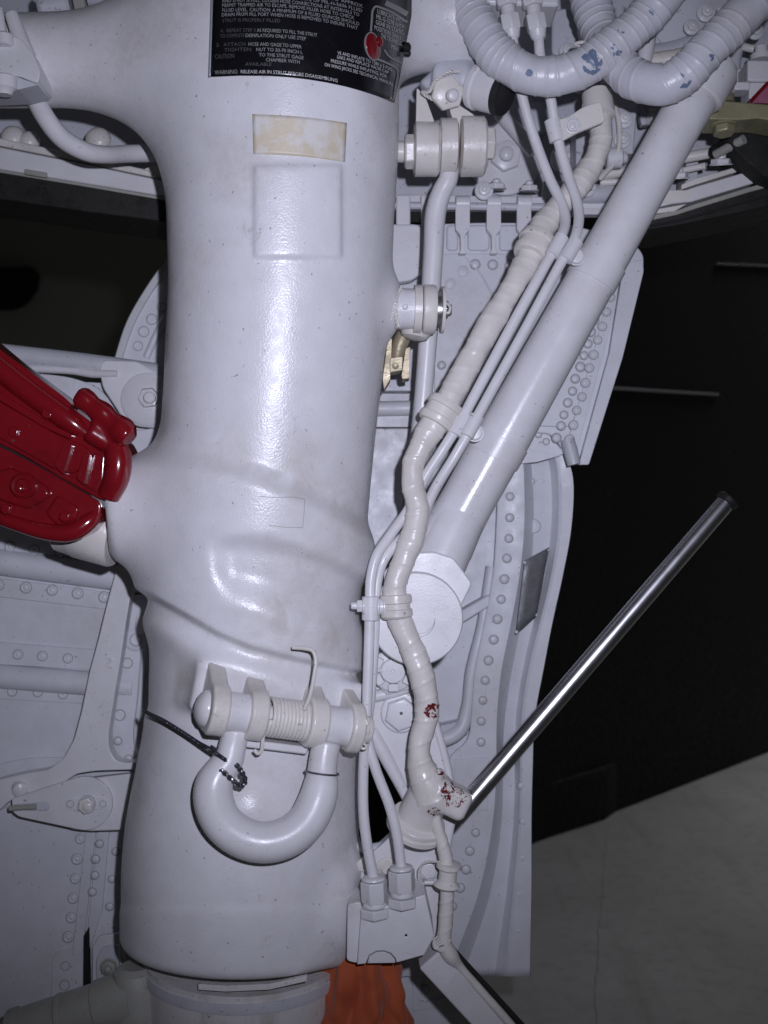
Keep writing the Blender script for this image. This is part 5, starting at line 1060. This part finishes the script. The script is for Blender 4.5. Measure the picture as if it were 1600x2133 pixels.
hs = thing('round_housing', 'round white housing half hidden behind the thick hoses', 'housing', (1400, 60, 300))
mesh_obj('drum', lathe(Q((1420, 20, 330)), (.1, .35, -1), [(0, 110), (60, 110), (72, 100), (80, 60), (84, 20)], 48), M['dull'], hs)
mesh_obj('flange', lathe(Q((1400, 80, 320)), (.05, .5, -1), [(0, 90), (16, 92), (20, 84), (40, 70)], 44), M['dull'], hs)
mesh_obj('skirt', tube([(1330, 120, 300, 24), (1400, 112, 290, 26), (1470, 84, 290, 24)], 25), M['dull'], hs)
cp = thing('chipped_pipe', 'cream wrapped pipe with a red chip behind the hose crossing', 'pipe', (1400, 125, 160))
mesh_obj('pipe', tube([(1335, 132, 180, 17), (1375, 126, 170, 18), (1420, 118, 160, 18), (1470, 96, 160, 17), (1530, 50, 170, 17)], 18, n=80, seg=18, wrap=(40, 2)), paint('red_chipped_pipe', (.70, .66, .60), .4, .4, chips=[(PT(1426, 124, 144), 16 * S, (.2, .012, .014), .30, 90)]), cp)
vp = thing('standpipe', 'short white vertical pipe between the two thick hoses', 'pipe', (1345, 150, 140))
mesh_obj('pipe', tube([(1352, 20, 150, 16), (1348, 90, 140, 17), (1338, 150, 140, 15)], 17), M['white'], vp)
ex = thing('bay_boxes', 'white ribbed equipment box behind the clamp in the bay', 'equipment box', (1300, 300, 300))
mesh_obj('box', ngon_prism(rpoly([(1275, 190), (1330, 196), (1320, 320), (1272, 318)], 5), 240, 120), M['dull'], ex, bevel=4)
mesh_obj('lid', ngon_prism(rpoly([(1200, 230), (1268, 210), (1262, 330), (1200, 360)], 8), 300, 80), M['dull'], ex, bevel=5)
mesh_obj('barrel', lathe(Q((1262, 330, 240)), (1, -.05, 0), [(0, 20), (3, 24), (34, 24), (38, 16), (48, 12)], 24), M['white'], ex)
mesh_obj('upper_box', ngon_prism(rpoly([(1150, 20), (1215, 10), (1225, 110), (1190, 130), (1150, 110)], 8), 250, 120), M['dull'], ex, bevel=6)
mp = thing('manifold_pipe', 'thin white pipe running right from the brace to the dark stem', 'pipe', (1440, 335, 260))
mesh_obj('pipe', tube([(1240, 366, 300, 11), (1330, 352, 290, 11), (1420, 330, 260, 11), (1495, 316, 230, 11)], 11), M['cream'], mp)
mesh_obj('elbow', lathe(Q((1484, 322, 220)), (.4, -.3, -1), [(0, 12), (8, 16), (20, 15), (24, 9)], 20), M['black'], mp)
fr = thing('frame_rib', 'white rounded frame rib low in the bay next to the brace', 'frame rib', (1260, 410, 330))
mesh_obj('rib', tube([(1130, 398, 330, 20), (1200, 402, 326, 22), (1260, 404, 326, 20), (1300, 398, 330, 18)], 20), M['dull'], fr)
mesh_obj('post', ngon_prism(rpoly([(1430, 330), (1456, 326), (1452, 395), (1428, 398)], 5), 300, 80), M['dull'], fr, bevel=4)
mesh_obj('plate', ngon_prism(rpoly([(1380, 396), (1446, 396), (1430, 420), (1376, 424)], 3), 214, 40), M['cream'], fr, bevel=3)
gb = thing('gland_block', 'white fitting block at the top edge holding the two thin lines', 'block', (1090, 10, 20))
mesh_obj('body', ngon_prism(rpoly([(1010, -60), (1165, -60), (1165, 12), (1010, 8)], 8), -10, 110), M['white'], gb, bevel=6)

# ---------------------------------------------------------------- further hardware packed into the bay
for pts, r in (([(1290, 20, 380), (1300, 90, 370), (1330, 150, 350), (1330, 240, 350)], 13), ([(1150, 150, 400), (1200, 180, 390), (1262, 186, 380), (1330, 170, 360)], 12), ([(1470, 40, 330), (1500, 110, 320), (1490, 180, 300), (1440, 240, 280)], 14), ([(1560, -20, 240), (1548, 60, 230), (1530, 130, 220), (1530, 200, 220)], 13), ([(1240, 150, 400), (1246, 200, 390), (1290, 230, 380)], 9)):
    mesh_obj('bay_pipe', tube([(*p, r) for p in pts], r), M['dull'], well)
for px, py, w, r, l, d in ((1480, 130, 290, 22, 40, (.3, -1, -.2)), (1545, 150, 210, 18, 30, (0, 1, -.2)), (1300, 60, 360, 20, 34, (.2, 1, -.3)), (1250, 180, 380, 18, 26, (1, .2, -.2)), (1360, 260, 330, 18, 24, (0, -1, -.5)), (1215, 60, 240, 16, 30, (.2, 1, 0))):
    o = mesh_obj('pipe_union', hexn(Q((px, py, w)), d, r, l), M['white'], well, bevel=2)
    mesh_obj('collar', lathe(Q((px, py, w)) + unit(d) * l, d, [(0, r * .7), (l * .5, r * .7), (l * .55, r * .5)], 18), M['white'], o)
for poly, w in (([(1440, 180), (1490, 160), (1530, 200), (1500, 236), (1450, 226)], 300), ([(1130, 130), (1180, 120), (1190, 170), (1140, 186)], 410), ([(1490, -20), (1540, -20), (1530, 60), (1490, 50)], 300), ([(1180, 250), (1220, 236), (1226, 300), (1186, 320)], 420), ([(1330, 200), (1370, 190), (1376, 250), (1336, 262)], 330), ([(1000, 340), (1030, 380), (1110, 384), (1130, 360), (1090, 290), (1020, 290)], 424)):
    o = mesh_obj('gusset', ngon_prism(rpoly(poly, 9), w, 30), M['dull'], well, bevel=4)
    c = np.mean(poly, axis=0); rivet(o, Q((c[0], c[1], w)), 9, M['dull'], kind='dent'); rivet(o, Q((c[0] + 16, c[1] - 12, w)), 6, M['dull'])
mesh_obj('wire_tie', merge(tube([(1462, 46, 280, 3), (1470, 60, 276, 3), (1478, 48, 276, 3), (1474, 66, 276, 3)], 3)), M['cream'], well)
mesh_obj('angle_clip', ngon_prism(rpoly([(300, 352), (330, 340), (345, 350), (340, 368)], 3), 252, 10), M['cream'], well, bevel=2)
mesh_obj('ledge_clip', boxq(Q((75, 362, 248)), (1, .16, 0), (-.16, 1, 0), (0, 0, 1), 26, 6, 6), M['drab'], well, bevel=2)
for px, py, w, r in ((1290, 358, 330, 13), (1222, 392, 300, 13), (1470, 28, 250, 13), (1528, 22, 250, 12), (1572, 66, 220, 12), (1440, 58, 240, 11), (1132, 62, 380, 14), (1182, 108, 240, 12), (1008, 398, 300, 13), (1300, 250, 236, 12), (1296, 292, 236, 12), (1230, 262, 296, 11), (1556, 20, 240, 11), (1390, 350, 300, 12), (1340, 385, 300, 12)):
    bolt('bay_bolt', px, py, w, r, well, r * 1.5, 1)
for pts, r in (([(1250, 380, 310), (1330, 376, 300), (1400, 360, 280), (1470, 345, 250)], 7), ([(1500, 20, 250), (1520, 80, 230), (1560, 100, 200), (1620, 104, 190)], 8), ([(1275, 200, 230), (1290, 260, 225), (1284, 330, 225), (1250, 372, 260)], 6)):
    mesh_obj('bay_pipe', tube([(*p, r) for p in pts], r), M['cream'], well)
